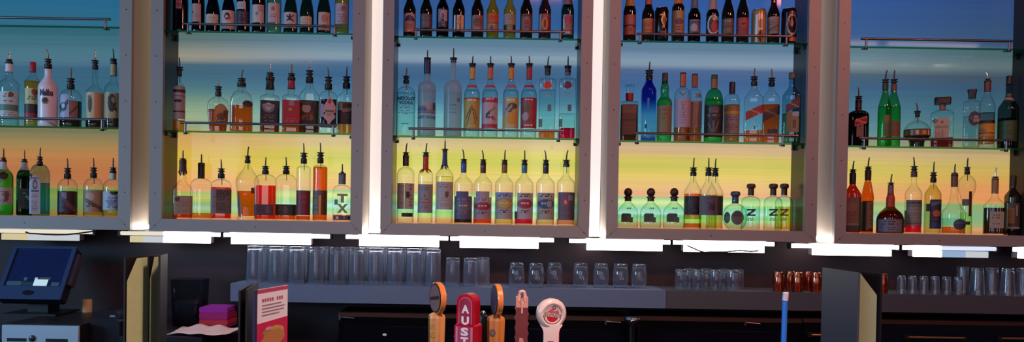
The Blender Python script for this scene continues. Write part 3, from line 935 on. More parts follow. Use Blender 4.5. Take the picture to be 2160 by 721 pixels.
def make_can(c, u, w, vtop, y, body, shapes, desc, texts=()):
    Y = YF + y; zb = SHELFTOP[(c, 2)] + .0006
    x = P(u, 50, Y).x; mpp = Y / FPX
    R = w * mpp / 2; h = P(u, vtop, Y).z - zb
    root = thing('beer_can', (x, Y, zb), desc, 'beer can', 'beer cans on the top shelf')
    m = solid(body, .25, .35)
    q = MB(); q.rings([(R * .78, 0), (R * .84, .002), (R, .010), (R, h - .014), (R * .86, h - .003)], m, 32); q.build('can_body', root)
    q = MB(); q.rings([(R * .86, h - .003), (R * .88, h - .0005), (R * .86, h), (R * .8, h - .004)], STEEL, 32); lid = q.build('lid', root)
    q = MB(); q.box(-.008, .008, -.012, .006, h - .0035, h - .0022, STEEL); q.build('pull_tab', lid)
    g = LabelGrid(shapes, None)
    cols, rowsn = 30, 40
    q = MB(); by = {}
    vs = []
    for j in range(rowsn + 1):
        for i in range(cols + 1):
            xx = -.96 + 1.92 * i / cols; z = (h - .014) + (.010 - (h - .014)) * j / rowsn
            vs.append((xx * (R + .0006), -math.sqrt(1 - xx * xx) * (R + .0006), z))
    for j in range(rowsn):
        for i in range(cols):
            cc = g.at((i + .5) / cols, (j + .5) / rowsn)
            if cc: by.setdefault(cc, []).append((j * (cols + 1) + i, (j + 1) * (cols + 1) + i, (j + 1) * (cols + 1) + i + 1, j * (cols + 1) + i + 1))
    q.v.extend(vs)
    for cc, fs in by.items():
        mi = q.mat(solid(cc, .3, .2))
        for f in fs: q.f.append(f); q.mi.append(mi); q.sm.append(True)
    if by: q.build('print', root)
    return root
TAN = 'b89a78'; CREAM = 'd8cdb4'; GREY = '9c969c'; WH = 'e2dee2'; INK = '1c1a22'
# ---------------- far left cabinet, middle shelf
bt(1, 'M', 19, 44, 178, 160, 15, 151, 'clear rum bottle with white neck cap, cut off at the left edge of view',
   shoulder='s', liq=('d6e6e0', 205), foil=[(134, 152, 'd6d6de', 1.12)], col=(125, 136), colw=7.5, sp=(108, 0, 'c'),
   lab=[(-.85, .85, 195, 247, 'c2cfcf', [('R', 0, .52, 1, .78, '5c8478'), ('E', .6, .12, .16, .1, '7c3028'), ('L', .08, .45, 4, '5a6a68', .1, .9), ('L', .82, .98, 2, '7a9a8a', .15, .85)])])
bt(1, 'M', 69, 37, 174, 158, 13, 150, 'golden rum bottle with tall red cap and no pour spout', shoulder='s', glass='clear', liq=('a8963c', 172),
   cap=[('cyl', 131, 152, 13.5, 'b01c3c')],
   lab=[(-.9, .9, 188, 254, 'd0c490', [('R', 0, .5, 1, .8, '3c1c14'), ('R', 0, .8, 1, 1, 'a81c30'), ('E', .62, .12, .2, .11, '9c4420'), ('L', .25, .48, 3, '5c5444', .1, .9)])], y=.118)
bt(1, 'M', 101, 43, 186, 158, 15, 146, 'opaque white coconut rum bottle with a small sunset emblem', opaque='dcd6e2', shoulder='s', col=(124, 145), colw=8, sp=(104, -5, 'b'), y=.052,
   lab=[(-.8, .5, 190, 222, None, [('E', .4, .78, .27, .24, 'a88c4c'), ('E', .4, .74, .2, .16, '2c3448')], [('Malibu', .02, .02, .98, .46, '2a2a3c', .05)])])
bt(1, 'M', 149, 49, 210, 189, 15, 186, 'squat dark liqueur bottle with bluish white patterned label, shortest on its shelf', liq=('4a2c1c', 214), col=(165, 188), colw=9, sp=(144, 1, 'b'),
   lab=[(-.97, -.12, 202, 250, 'a8b4d8', [('D', .1, .7, .9, .3, .12, '3c4878'), ('E', .4, .55, .35, .2, '2c3c5c'), ('E', .4, .5, .16, .1, 'b8c8e0')]), (-.1, .6, 214, 250, '8c6c64', [('D', 0, .8, 1, .3, .08, '5a3c38')])])
bt(1, 'M', 200, 40, 194, 178, 12, 146, 'spiced rum bottle with tan label and chrome spout, beside the striped neck one', shoulder='s', wtop=38, liq=('5c2414', 246), col=(127, 146), colw=8, sp=(105, 1, 'c'),
   lab=[(-.92, .9, 197, 251, 'b8946e', [('R', 0, 0, .46, 1, 'c8b894'), ('E', .22, .45, .12, .34, '3c342c'), ('E', .2, .2, .08, .1, '5c4c38')])])
bt(1, 'M', 239, 40, 188, 168, 13, 158, 'spiced rum bottle with gold striped neck, half hidden by the cabinet frame', shoulder='s', liq=('5c2414', 250), foil=[(136, 160, 'a89c74', 1.1)], col=(124, 137), colw=8, sp=(103, -2, 'd'),
   lab=[(-.92, .9, 198, 251, 'b4a074', [('E', .42, .4, .24, .36, '2c2c2c'), ('E', .5, .3, .12, .12, '8c7c5c'), ('D', .2, .2, .7, .7, .08, '24241c')])])
# ---------------- far left cabinet, bottom
bt(1, 'B', 7, 48, 376, 357, 13, 352, 'green gin bottle with pale label at the left edge of the bottom row', glass='green', shoulder='round', liq=('a8dc90', 366), foil=[(341, 358, 'b4bcc0', 1.1)], col=(332, 342), colw=7, sp=(313, 0, 'd'),
   lab=[(-.9, .9, 396, 431, 'b8b0b4', [('L', .2, .9, 4, '6c686c', .1, .9), ('R', .55, .2, .8, .7, '6a6068')]), (-.5, .5, 362, 380, None, [('E', .5, .5, .45, .45, '24140c')])])
bt(1, 'B', 51, 38, 376, 357, 13, 357, 'dark green liqueur bottle with silver neck, behind the blue gin bottle', glass='bottle_green', n=4, shoulder='round', y=.125, foil=[(342, 359, 'a8b4b8', 1.1)], col=(335, 343), colw=7, sp=(316, 0, 'b'), liq=('1c5444', 372),
   lab=[(-.8, .8, 398, 440, '2c4c50', [('D', .4, .2, .9, .5, .1, '88aab4'), ('L', .1, .9, 5, '1c3034', .1, .9)])])
bt(1, 'B', 86, 50, 372, 346, 12, 349, 'square pale blue gin bottle with tall arched white label', glass='paleblue', n=7, asp=.9, shoulder='round', y=.060, liq=('4484b8', 386), col=(330, 350), colw=7, sp=(311, 1, 'd'),
   lab=[(-.96, .06, 370, 451, None, [('E', .5, .22, .5, .22, 'b4c8dc'), ('R', 0, .22, 1, 1, 'b4c8dc'), ('E', .5, .24, .24, .13, '58748c'), ('E', .5, .24, .12, .07, 'a8bccc'), ('L', .5, .95, 9, '6a88a8', .2, .8), ('R', .15, .39, .85, .43, '4a6484')], [('BOMBAY', .12, .05, .88, .11, '4a6484', .02)])])
bt(1, 'B', 140, 50, 396, 377, 14, 376, 'round shouldered bottle with dark purple label between blue gin and tan label bottles', liq=('5a1c14', 403), col=(354, 377), colw=8, sp=(334, -1, 'd'),
   lab=[(-.93, .93, 404, 448, '2c1c34', [('R', .2, .05, .45, .35, '7c8490'), ('D', .2, .3, 1, .9, .07, '64405c'), ('D', .4, .6, .9, .95, .05, '8c3440'), ('L', .5, .95, 4, '4c4464', .05, .45)])])
bt(1, 'B', 197, 44, 396, 376, 13, 374, 'rounded spirits bottle with beige grey printed label and black spout collar', liq=('b09c58', 402), col=(353, 375), colw=8, sp=(333, -1, 'd'),
   lab=[(-.95, .95, 401, 447, '9a8878', [('E', .32, .3, .22, .18, 'b8a894'), ('D', .1, .45, .9, .85, .1, '5c5048'), ('L', .62, .9, 3, '3c342c', .15, .6)])])
bt(1, 'B', 238, 44, 398, 378, 13, 378, 'bottle with white and blue label, beside the right frame of the far left cabinet', liq=('b8a85c', 402), foil=[(364, 378, 'b0c0b4', 1.1)], col=(353, 366), colw=8, sp=(333, 0, 'd'),
   lab=[(-.95, .95, 404, 443, 'aebcd0', [('E', .55, .05, .2, .14, '2c3c24'), ('L', .3, .95, 4, '6478a0', .1, .9), ('E', .4, .6, .2, .18, '7c94b8')])])

# ---------------- second cabinet, top: wine
def wine(u, w, gl, style, lab, desc, liq=None, y=.085):
    k = dict(sh=10, nk=-28, nw=11, lip=-72, shoulder='round') if style == 'bx' else dict(sh=34, nk=-30, nw=11, lip=-74, shoulder='s')
    bt(2, 'T', u, w, desc=desc, name='wine_bottle', glass=gl, lab=lab, y=y, foil=[(-76, -44, 'a8202c' if gl == 'black' else '8c8458', 1.2)], **k, **({'liq': (liq, -20)} if liq else {}))
wine(381, 33, 'black', 'bx', [(-.6, .1, 5, 22, 'a47078', [('E', .5, .5, .4, .35, '8c3450')])], 'dark wine bottle with small pink label, leftmost and in shadow')
wine(418, 28, 'black', 'bx', [(-.97, .4, 11, 49, 'a88c88', [('R', .05, .42, .2, .52, '3c3038'), ('L', .55, .9, 3, '8c706c', .1, .9)])], 'dark wine bottle with tall pinkish beige label, second from the left')
wine(449, 31, 'black', 'bg', [(-.95, .72, 33, 54, 'b8b0a0', [('L', .3, .8, 2, '8c8478', .1, .9)])], 'dark sloping wine bottle with low cream label above the rail')
wine(482, 30, 'black', 'bg', [(-.97, .85, 25, 64, 'bcb0ae', [('E', .42, .32, .22, .2, '1c1c24'), ('E', .55, .4, .14, .12, '9c3438'), ('E', .36, .34, .08, .08, 'c8c4c0')])], 'dark sloping wine bottle with red and black emblem on cream label')
wine(513, 29, 'black', 'bx', [(-.93, .35, 7, 23, 'a8a8b4', [('L', .3, .8, 2, '888894', .1, .9)]), (-.9, .9, 26, 58, '2c1c34', [('L', .1, .9, 4, '4c3c54', .1, .9)])], 'dark wine bottle with small white label high up and dark lower label')
wine(546, 29, 'black', 'bx', [(-.95, .7, 13, 51, 'b8b0b0', [('E', .4, .5, .12, .1, '7c7c88'), ('R', .5, .05, .96, .4, 'a88c8c')])], 'dark wine bottle with tall white label, beside the pale green one')
wine(578, 31, 'ygreen', 'bx', [(-.85, .75, 10, 51, 'b4a0a8', [('R', .3, .2, .6, .4, '8c6c3c'), ('L', .55, .9, 3, '8c6c94', .1, .9)])], 'pale green wine bottle with orange emblem on white label', liq='a4c8b8')
wine(613, 30, 'dgreen', 'bg', [(-.97, .8, 29, 62, 'b8a8ac', [('D', .25, .55, .75, .2, .06, '14141c'), ('D', .25, .25, .75, .55, .07, '14141c'), ('R', .42, .12, .52, .55, '14141c'), ('L', .7, .95, 2, '948488', .1, .9)])], 'dark green sloping wine bottle with black star mark on its label')
wine(647, 30, 'dgreen', 'bg', [(-.93, .68, 38, 61, 'b4a894', [('L', .2, .8, 2, '948474', .1, .9)])], 'dark green sloping wine bottle with low cream label, third from the right')
wine(683, 30, 'dgreen', 'bg', [(-.75, .8, 29, 67, 'b49c98', [('E', .55, .35, .3, .22, 'a4746c'), ('E', .55, .8, .2, .12, '7c5458')])], 'green sloping wine bottle with pinkish label, second from the right')
wine(721, 30, 'ygreen', 'bx', [(-.9, .85, 11, 54, 'a898ac', [('R', .45, .15, .75, .3, '6c5c54'), ('L', .2, .95, 7, '8c6c7c', .15, .95)])], 'pale green wine bottle with printed white label, rightmost in the wine row', liq='b4b878')

# ---------------- second cabinet, middle
bt(2, 'M', 378, 26, 188, 172, 9, 160, 'slim bottle with white label and black stripes against the dark cabinet side', shoulder='s', liq=('b8862c', 254), col=(141, 161), colw=8, sp=(121, -1, 'd'), y=.07,
   lab=[(-.95, .95, 182, 252, '9c8c94', [('R', 0, .12, 1, .2, '241c24'), ('E', .4, .46, .32, .05, '241c24'), ('R', 0, .74, 1, .8, '4c2c2c'), ('R', 0, .29, 1, .32, '4c4048')])])
bt(2, 'M', 460, 46, 222, 203, 12, 200, 'squat whiskey bottle with arched orange label, flared towards its shoulders', n=4, asp=.6, liq=('8a4016', 232), col=(182, 203), colw=8, sp=(166, 0, 'c'),
   prof=[(None, 36), (262, 40), (235, 46), (222, 46), (212, 38), (206, 22), (203, 13), (199, 12)],
   lab=[(-.42, .9, 220, 262, None, [('E', .5, .48, .5, .48, '9c6838'), ('R', 0, .48, 1, 1, '9c6838'), ('E', .5, .48, .42, .4, 'b07840'), ('E', .55, .62, .34, .16, '6c3c28'), ('E', .78, .45, .13, .14, '4c3c48'), ('L', .75, .95, 2, '5c3420', .2, .8)])])
bt(2, 'M', 515, 56, 224, 192, 17, 181, 'wide whiskey bottle without front label, amber to its shoulder', n=3, asp=.75, liq=('a85a1c', 223), col=(165, 183), colw=9, sp=(147, 3, 'c'), shoulder='round', y=.058,
   lab=[(-.9, -.3, 222, 268, None, [('R', .3, .1, .5, .95, '6c3414')]), (.1, .95, 212, 228, None, [('E', .5, .5, .5, .45, '3c2c38')])])  # no label here: the dark oval is a painted reflection
bt(2, 'M', 563, 48, 208, 200, 17, 188, 'square whiskey bottle with black label and white scroll, black flared neck', n=7, asp=.9, shoulder='round', liq=('6c2c14', 214), foil=[(166, 188, '10181c', .95)], col=(153, 170), colw=8, sp=(134, 0, 'c'), y=.118,
   lab=[(-.93, .95, 213, 264, '14141e', [('R', .06, .06, .94, .94, '1c1c28'), ('E', .42, .3, .3, .2, '7c7c88'), ('E', .42, .26, .16, .16, 'b4b4bc'), ('D', .1, .22, .74, .22, .05, '8c8c94'), ('L', .6, .9, 4, '6c6c74', .12, .72)])])
bt(2, 'M', 614, 39, 208, 200, 15, 187, 'square whiskey bottle with plain red label and red flared neck', n=7, asp=.9, shoulder='round', liq=('9c4c18', 212), foil=[(168, 187, '8c1426', .95)], col=(155, 170), colw=7.5, sp=(135, 0, 'b'), y=.055,
   lab=[(-.95, .95, 213, 262, '9c1828', [('R', .38, 0, .66, .22, '8c7484'), ('E', .44, .38, .1, .07, 'b08038'), ('L', .75, .95, 2, 'b4444c', .2, .8)])])
bt(2, 'M', 652, 44, 206, 178, 14, 174, 'square bourbon bottle with dark label and white crest, chrome spout', n=5, asp=.9, shoulder='s', liq=('5c2410', 213), col=(148, 175), colw=8, sp=(129, 0, 'c'), y=.12,
   lab=[(-.96, .7, 214, 262, '241c1c', [('E', .42, .34, .26, .18, 'b0a4b0'), ('E', .42, .1, .3, .1, '3c3c24'), ('E', .7, .7, .1, .16, 'a85038'), ('D', .1, .75, .8, .5, .07, '7c2c2c'), ('L', .68, .95, 3, '6c6454', .1, .9)])])
bt(2, 'M', 692, 38, 206, 193, 14, 190, 'bottle with big white shield shaped label and red diamond', n=3, asp=.8, shoulder='round', liq=('3c2430', 210, 268), col=(162, 189), colw=8, sp=(143, -2, 'd'), y=.055,
   lab=[(-.85, .9, 203, 263, None, [('V', .58, .42, .42, .42, 'b49494'), ('R', .2, .4, .94, .6, 'b49494'), ('V', .56, .72, .4, .28, 'b49494'), ('V', .58, .2, .14, .12, 'a42c2c'), ('R', .3, .5, .86, .57, '5c5058'), ('R', 0, .3, .2, .75, '8c8ca4'), ('L', .6, .8, 3, '8c7478', .35, .8)])])
bt(2, 'M', 730, 37, 206, 190, 14, 186, 'bourbon bottle with dark label, cut off by the right frame of the wine cabinet', n=3, asp=.9, shoulder='s', liq=('b4701c', 216), col=(161, 187), colw=8, sp=(141, 1, 'd'), y=.10,
   lab=[(-.97, .97, 219, 263, '2c1a24', [('R', .02, 0, .28, .34, '8c8ca4'), ('D', .3, .35, 1, .25, .09, '9c6c64'), ('L', .5, .9, 3, '4c343c', .2, .9)])])

# ---------------- second cabinet, bottom
bt(2, 'B', 385, 48, 402, 378, 14, 362, 'bourbon bottle with dripping dark red wax neck and beige label', n=4, asp=.7, shoulder='s', liq=('b03414', 447), foil=[(338, 363, '3c1014', 1.1, 'drip')], col=(334, 345), colw=8, sp=(317, 0, 'd'), y=.10,
   lab=[(-.85, 1.0, 413, 452, '8c7c6c', [('E', .18, .18, .14, .12, '4c2c28'), ('L', .3, .92, 4, '74685c', .1, .9)])])
bt(2, 'B', 424, 52, 392, 376, 14, 374, 'nearly empty clear bottle with long black spout collar, behind two labelled bottles', n=3, asp=.7, shoulder='round', liq=('d89c50', 449), foil=[(344, 376, '14141a', 1.05)], col=(343, 350), colw=7, sp=(325, 0, 'd'), y=.125)
bt(2, 'B', 472, 50, 394, 378, 13, 376, 'bourbon bottle with large grey lettered label and red at the foot', n=7, asp=.6, shoulder='round', liq=('a82010', 395), col=(355, 376), colw=8, sp=(336, -1, 'd'), y=.05,
   lab=[(-.97, .97, 399, 450, '54443f', [('R', 0, 0, .24, 1, '74707c'), ('L', .28, .9, 6, '332422', .3, .95), ('L', .15, .95, 6, '5a5662', .03, .22)], [('KNOB', .3, .06, .92, .26, '1c1210', .03)])])
bt(2, 'B', 517, 50, 385, 352, 11, 345, 'bell shaped bottle with orange spirit and white side strip', liq=('e06c08', 403, 455), shoulder='s', col=(328, 344), colw=7, sp=(309, 2, 'd'), y=.11,
   prof=[(None, 42), (460, 42), (450, 40), (400, 46), (386, 50), (378, 48), (366, 34), (352, 15), (346, 11), (342, 11)],
   lab=[(-.95, -.55, 408, 458, None, [('D', .1, 0, .95, .99, .5, '8c90ac')]), (.35, .68, 396, 408, '5c4a2c')])
bt(2, 'B', 558, 50, 383, 367, 13, 365, 'round shouldered bottle half full of red spirit with low purple label', n=4, asp=.7, shoulder='round', liq=('d02c0c', 391), col=(350, 367), colw=8, sp=(331, 1, 'd'), y=.055,
   lab=[(-.97, .75, 431, 454, '4c2438', [('R', .6, .15, .78, .8, '5c4450'), ('L', .2, .9, 3, '3c1c2c', .1, .5)])])
bt(2, 'B', 603, 46, 384, 367, 13, 365, 'clear round shouldered bottle with low black label, nearly empty', n=4, asp=.7, shoulder='round', liq=('c05828', 454), col=(350, 367), colw=8, sp=(331, -1, 'd'), y=.12,
   lab=[(-.97, .97, 431, 454, '2c2a2a', [('E', .48, .5, .12, .38, '5c5054'), ('L', .2, .85, 3, '4c4a48', .08, .3)])])
bt(2, 'B', 640, 30, 356, 350, 12, 345, 'tall straight sided clear bottle with maroon label round its lower half', shoulder='round', liq=('c85828', 455), col=(322, 345), colw=8, sp=(302, -1, 'd'), y=.05,
   lab=[(-.97, .97, 402, 454, '6a1c34', [('R', .9, 0, 1, 1, '54283c'), ('L', .2, .8, 3, '7c2c40', .2, .8)])])
bt(2, 'B', 675, 31, 355, 348, 12, 345, 'tall straight sided bottle filled with bright orange liqueur', shoulder='round', liq=('f07818', 352), col=(321, 344), colw=8, sp=(301, -1, 'd'), y=.06,
   lab=[(-.97, -.12, 402, 453, '6a625c', [('L', .1, .9, 5, '524a48', .1, .9)]), (.14, .97, 402, 453, '54302c', [('L', .1, .9, 5, '44241f', .1, .9)]), (-.5, .3, 401, 413, None, [('E', .5, .5, .5, .48, '5c4a74')])])
bt(2, 'B', 721, 39, 404, 390, 14, 388, 'short clear whiskey bottle with big grey T and X letters', n=5, asp=.7, shoulder='round', liq=('a04c20', 453), cap=[('cyl', 366, 388, 15.5, '5c5a68')], col=(362, 368), colw=5, sp=(346, 0, 'd'), y=.055,
   lab=[(-.8, .8, 408, 450, None, [('R', 0, .3, .22, .56, '5c7894')], [('T', .18, .02, .88, .46, '8c8668', .06), ('X', .16, .53, .92, .98, '8c8668', .06)]),
        (-.9, .9, 455, 463, '3c3848', [('R', .15, .1, .3, .9, 'b0a8b8'), ('R', .6, .2, .68, .8, '8c8c9c')])])
# ---------------- third cabinet, top: beer
def beer(c, u, w, gl, lab, desc, sh=24, nk=-4, nw=12, lip=-34, shoulder='s', foil=None, liq=None, y=.085, cap='a89048'):
    bt(c, 'T', u, w, sh, nk, nw, lip, desc, name='beer_bottle', glass=gl, lab=lab, shoulder=shoulder, y=y, cap=[('crown', lip - 2, lip + 5, nw * 1.15, cap)], foil=foil or [], **({'liq': (liq, -5)} if liq else {}))
beer(3, 864, 26, 'amber', [(-.85, .85, 31, 70, 'a47a70', [('E', .5, .25, .5, .27, 'b4a4a4'), ('E', .5, .36, .46, .26, '3a3464'), ('R', 0, .42, 1, 1, 'a07870'), ('L', .6, .95, 3, '7c5850', .1, .9), ('E', .4, .95, .2, .05, 'c4b4a4')])], 'brown beer bottle with pink label under a blue arch, first in its row')
beer(3, 899, 26, 'amber', [(-.85, .9, 32, 62, '4c4450', [('E', .5, .5, .38, .4, '5c5868'), ('L', .2, .8, 3, '3c3844', .1, .9)])], 'brown beer bottle with dull grey label, second in the beer row')
beer(3, 933.5, 26, 'black', [(-.7, .8, 22, 60, '2c2a44', [('R', 0, 0, .3, .7, '6c6c84'), ('E', .5, .3, .3, .26, '9c8ca4'), ('R', .62, .04, .95, .66, '9c9ca8'), ('E', .5, .4, .16, .16, '6c4064'), ('L', .72, .98, 2, '7c6c5c', .3, .9)])], 'black beer bottle with silver and purple label', sh=20)
beer(3, 967.5, 26, 'black', [(-.75, .8, 35, 70, 'b8ac98', [('R', 0, 0, .14, 1, 'd0d0e4'), ('R', .14, 0, .28, 1, '2c2834'), ('R', .55, .05, .72, 1, '8c3020'), ('E', .45, .4, .18, .2, 'c08c50'), ('R', .86, 0, .95, 1, 'e0d4b4')])], 'black beer bottle with shiny silver label and red stripe')
beer(3, 1007, 26, 'amber', [(-.85, .9, 35, 68, '84605c', [('E', .5, .45, .4, .3, '6c4a44'), ('L', .25, .65, 3, '2c1c20', .2, .8), ('L', .75, .95, 2, 'a48074', .2, .8)])], 'brown beer bottle with dull reddish grey label, mid row')
beer(3, 1039, 26, 'ygreen', [(-.93, .93, 31, 51, 'b4501c', [('L', .3, .85, 3, '7c3014', .15, .85)]), (-.9, .9, 52, 68, '8c6c5c', [('L', .1, .9, 3, 'a89c8c', .1, .9), ('E', .4, .6, .2, .3, '7c3c2c')])], 'clear yellow beer bottle with orange red label', liq='c8b848', sh=26, nk=2)
beer(3, 1075, 26, 'ygreen', [(-.9, .9, 32, 54, '948878', [('R', 0, .1, .3, .9, '8c8494'), ('L', .2, .9, 3, '6c6450', .25, .95)]), (-.9, .9, 54, 72, '7c7448', [('R', 0, .05, .25, 1, '1c1a24'), ('R', .8, .05, 1, 1, '24202c'), ('R', .3, .4, .7, .9, '8c7c54'), ('R', 0, .75, 1, 1, '6c3434')])], 'clear yellow beer bottle with pale label and dark lower corners', liq='c8bc70', sh=26, nk=2)
beer(3, 1110, 26, 'amber', [(-.8, .85, 32, 70, '6a3f44', [('E', .5, .58, .42, .4, '8c6064'), ('E', .5, .6, .34, .3, '7c4a4c'), ('L', .4, .8, 4, '4c2c30', .25, .75), ('R', 0, 0, 1, .14, '4c2828')])], 'dark brown beer bottle with round reddish seal on its label')
beer(3, 1149, 26, 'rose', [(-.85, .85, 32, 70, '7c2428', [('R', 0, 0, .16, 1, '8c8c98'), ('E', .52, .55, .3, .34, 'b47c38'), ('E', .52, .55, .13, .24, '6c1c1c'), ('R', .35, .05, .75, .2, '8c5458')])], 'reddish beer bottle with red and gold label')
beer(3, 1197, 27, 'bottle_green', [(-.65, .75, 34, 76, '94868c', [('E', .5, .25, .44, .22, '9c3c54'), ('E', .5, .55, .3, .16, '8c5c54'), ('R', .1, .74, .9, .84, '9c3c44'), ('R', 0, .2, .1, .7, 'd4d4e0'), ('L', .86, .98, 1, 'c4bcc0', .1, .9)])], 'green beer bottle with red and white oval label, last in its row',
     foil=[(-30, 12, '7a5c64', 1.15)])

# ---------------- third cabinet, middle: vodka
bt(3, 'M', 856, 40, 200, 183, 11, 174, 'clear vodka bottle with blue printed lettering straight on the glass', liq=('c8e4e4', 196), shoulder='round', col=(160, 176), colw=7, sp=(143, 1, 'b'),
   lab=[(-.95, .95, 202, 272, None, [('L', .34, .62, 6, '6888a0', .06, .92), ('L', .86, .9, 1, '30506c', .02, .4), ('R', .3, .86, .65, .89, '30506c')], [('ABSOLUT', .02, .06, .98, .17, '0c2c54', .04), ('VODKA', .12, .19, .88, .30, '0c2c54', .04)])])
bt(3, 'M', 900, 38, 186, 172, 13, 156, 'frosted vodka bottle with dark blue neck sleeve and flying birds print', glass='frost', liq=('bcd4dc', 190), shoulder='round', foil=[(127, 155, '16264c', 1.12)], col=(122, 130), colw=8, sp=(106, 0, 'd'),
   lab=[(-.97, .97, 214, 262, None, [('R', 0, .2, 1, .52, '6c7c94'), ('E', .25, .38, .26, .1, '4a5878'), ('E', .66, .3, .22, .1, '8894a4'), ('R', 0, .5, 1, .56, '74607c'), ('E', .5, .16, .3, .08, '8c98a4'), ('R', .82, .1, .98, .4, '3c4c6c')], [('GREY GOOSE', -.0, .66, 1.0, .8, '24406c', .03)])])
bt(3, 'M', 955, 38, 186, 170, 11, 128, 'frosted vodka bottle with bare tall neck and pale ghostly lettering', glass='frost', liq=('bcd0d8', 196), shoulder='round', col=(122, 132), colw=8, sp=(102, 0, 'd'),
   lab=[(-.8, .8, 208, 250, None, [('R', .78, .02, .98, .22, '6c7c78'), ('L', .34, .5, 1, '5c7c84', .1, .9), ('L', .54, .66, 1, '64848c', .05, .95), ('L', .72, .86, 1, '5c8080', 0, 1)])])
def stoli(u, cap, bg, art, desc, sp, band='a8344c'):
    bt(3, 'M', u, 34, 201, 168, 11, 152, desc, liq=('cfe6e6', 190), shoulder='s', foil=[(142, 167, cap, 1.1)], col=(134, 144), colw=8, sp=(118, sp, 'd'),
       lab=[(-.97, .97, 208, 272, bg, art), (-.62, .62, 180, 187, 'a06c84', [('R', 0, .35, 1, .65, band)])])
stoli(995, 'b08c44', 'a4924c', [('D', .2, .9, .5, .3, .06, '3c3420'), ('D', .75, .9, .5, .25, .06, '3c3420'), ('D', .15, .7, .4, .35, .05, '4c4428'), ('D', .85, .75, .62, .35, .05, '4c4428'), ('L', .04, .16, 1, 'd4c498', .08, .92), ('R', 0, 0, 1, .04, '8c4430'), ('L', .9, .97, 1, 'd4c498', .1, .9)], 'vodka bottle with gold vanilla pod label and yellow gold neck', 1)
stoli(1033, 'b4603c', 'a898a8', [('R', 0, 0, 1, .15, 'a42c48'), ('R', 0, .86, 1, 1, 'a42c48'), ('R', 0, .15, .1, .86, 'a0789c'), ('D', .25, .6, .55, .45, .06, '3c3444'), ('D', .5, .5, .85, .3, .05, '8c7c6c'), ('L', .62, .72, 1, '2c2434', .2, .9), ('E', .75, .7, .12, .05, 'a45c50'), ('L', .03, .1, 1, 'd4b0b8', .1, .9)], 'vodka bottle with lilac label between red bands and copper neck', 0)
stoli(1077, 'c07c2c', 'ab9b6c', [('E', .58, .68, .3, .2, 'b88c34'), ('E', .6, .28, .3, .1, '3c4c34'), ('E', .4, .4, .22, .09, '4c5c3c'), ('D', .1, .55, .6, .25, .05, '9c8ca4'), ('R', 0, 0, .18, .6, '948ca0'), ('L', .04, .16, 1, 'd8c8a0', .1, .9), ('L', .9, .97, 1, 'd8c8a0', .1, .9)], 'vodka bottle with yellow lemon and leaves label and orange gold neck', -1, 'a85c84')
stoli(1115, '9c1c30', '8a3c48', [('E', .35, .35, .26, .12, '4c5c40'), ('E', .55, .7, .16, .12, '5c4c34'), ('E', .8, .4, .16, .1, 'a42034'), ('E', .8, .68, .18, .12, 'a42034'), ('E', .15, .4, .14, .12, '8c2434'), ('E', .3, .62, .2, .14, '9c8c98'), ('R', 0, 0, 1, .07, '8c1c34'), ('L', .04, .14, 1, 'd4a8a0', .2, .95), ('L', .88, .96, 1, 'd8b8b0', .2, .95), ('R', 0, .93, 1, 1, '8c1c34')], 'vodka bottle with dark red berry label and red neck', -1, '7c2c44')
for u, dot, desc, lq, y in ((1154, 'c8301c', 'tall square shouldered vodka bottle with bright red dot', 'd07c34', .085), (1196.5, '64203c', 'tall square shouldered vodka bottle with maroon dot and red liquid at its foot', 'c81444', .085)):
    bt(3, 'M', u, 35, 170, 165, 11, 152, desc, n=4, asp=.85, shoulder='round', liq=(lq, 276 if u < 1180 else 271), liq2=[('cfe6e6', 240 if u > 1180 else 190, 277 if u < 1180 else 272)], col=(139, 153) , colw=8, sp=(119, 2 if u < 1180 else 0, 'd'), straw=False,
       foil=[(146, 158, '241a24' if u < 1180 else '74485c', 1.1)],
       lab=[(-.6, .6, 172, 190, None, [('E', .5, .5, .46, .42, dot)]), (-.5, .6, 194, 208, None, [('L', .6, .95, 1, '84a4b0', .2, .8)], [('CIROC', .0, .05, 1, .5, '6c94a4', .01)]),
            (.05, .5, 222, 236, '5c6878', [('L', .1, .9, 3, '3c4454', .1, .9)]), (-.95, -.55, 252, 269, '5c7068', [('L', .1, .9, 3, '3c5048', .1, .9)])])

# ---------------- third cabinet, bottom
def rail_v(u, w, desc, **k):
    bt(3, 'B', u, w, k.pop('sh', 388), k.pop('nk', 366), k.pop('nw', 11), k.pop('lip', 350), desc, **k)
rail_v(855, 37, 'clear bottle with maroon neck and half turned grey label, leftmost in the middle cabinet', sh=370, nk=353, lip=340, nw=12, shoulder='round', liq=('dce4c8', 392), foil=[(331, 350, '3c1424', 1.1)], col=(321, 333), colw=7.5, sp=(302, 2, 'd'),
       lab=[(-.9, -.15, 387, 441, '8a828a', [('L', .1, .9, 4, '7a747c', .1, .9)]), (-.1, .97, 387, 441, '989098', [('R', .16, .32, .5, .56, '30202c'), ('L', .05, .95, 7, '5c5460', .55, .97)]), (-.4, .85, 449, 457, '24221c')])
rail_v(897, 32, 'slim clear bottle with dripping red wax neck and grey label', sh=372, nk=358, lip=340, nw=11, shoulder='round', liq=('e0e0b0', 384), foil=[(328, 358, 'a02414', 1.05, 'drip')], col=(321, 331), colw=7.5, sp=(302, 2, 'd'),
       lab=[(-.95, .95, 389, 449, '7c7888', [('R', .15, .62, .8, .67, 'a83430'), ('E', .45, .4, .05, .03, '2c2834'), ('L', .1, .3, 3, '5a5868', .1, .9), ('L', .72, .95, 3, '605c6c', .2, .7), ('L', .46, .56, 2, '605c6c', .2, .8)])])
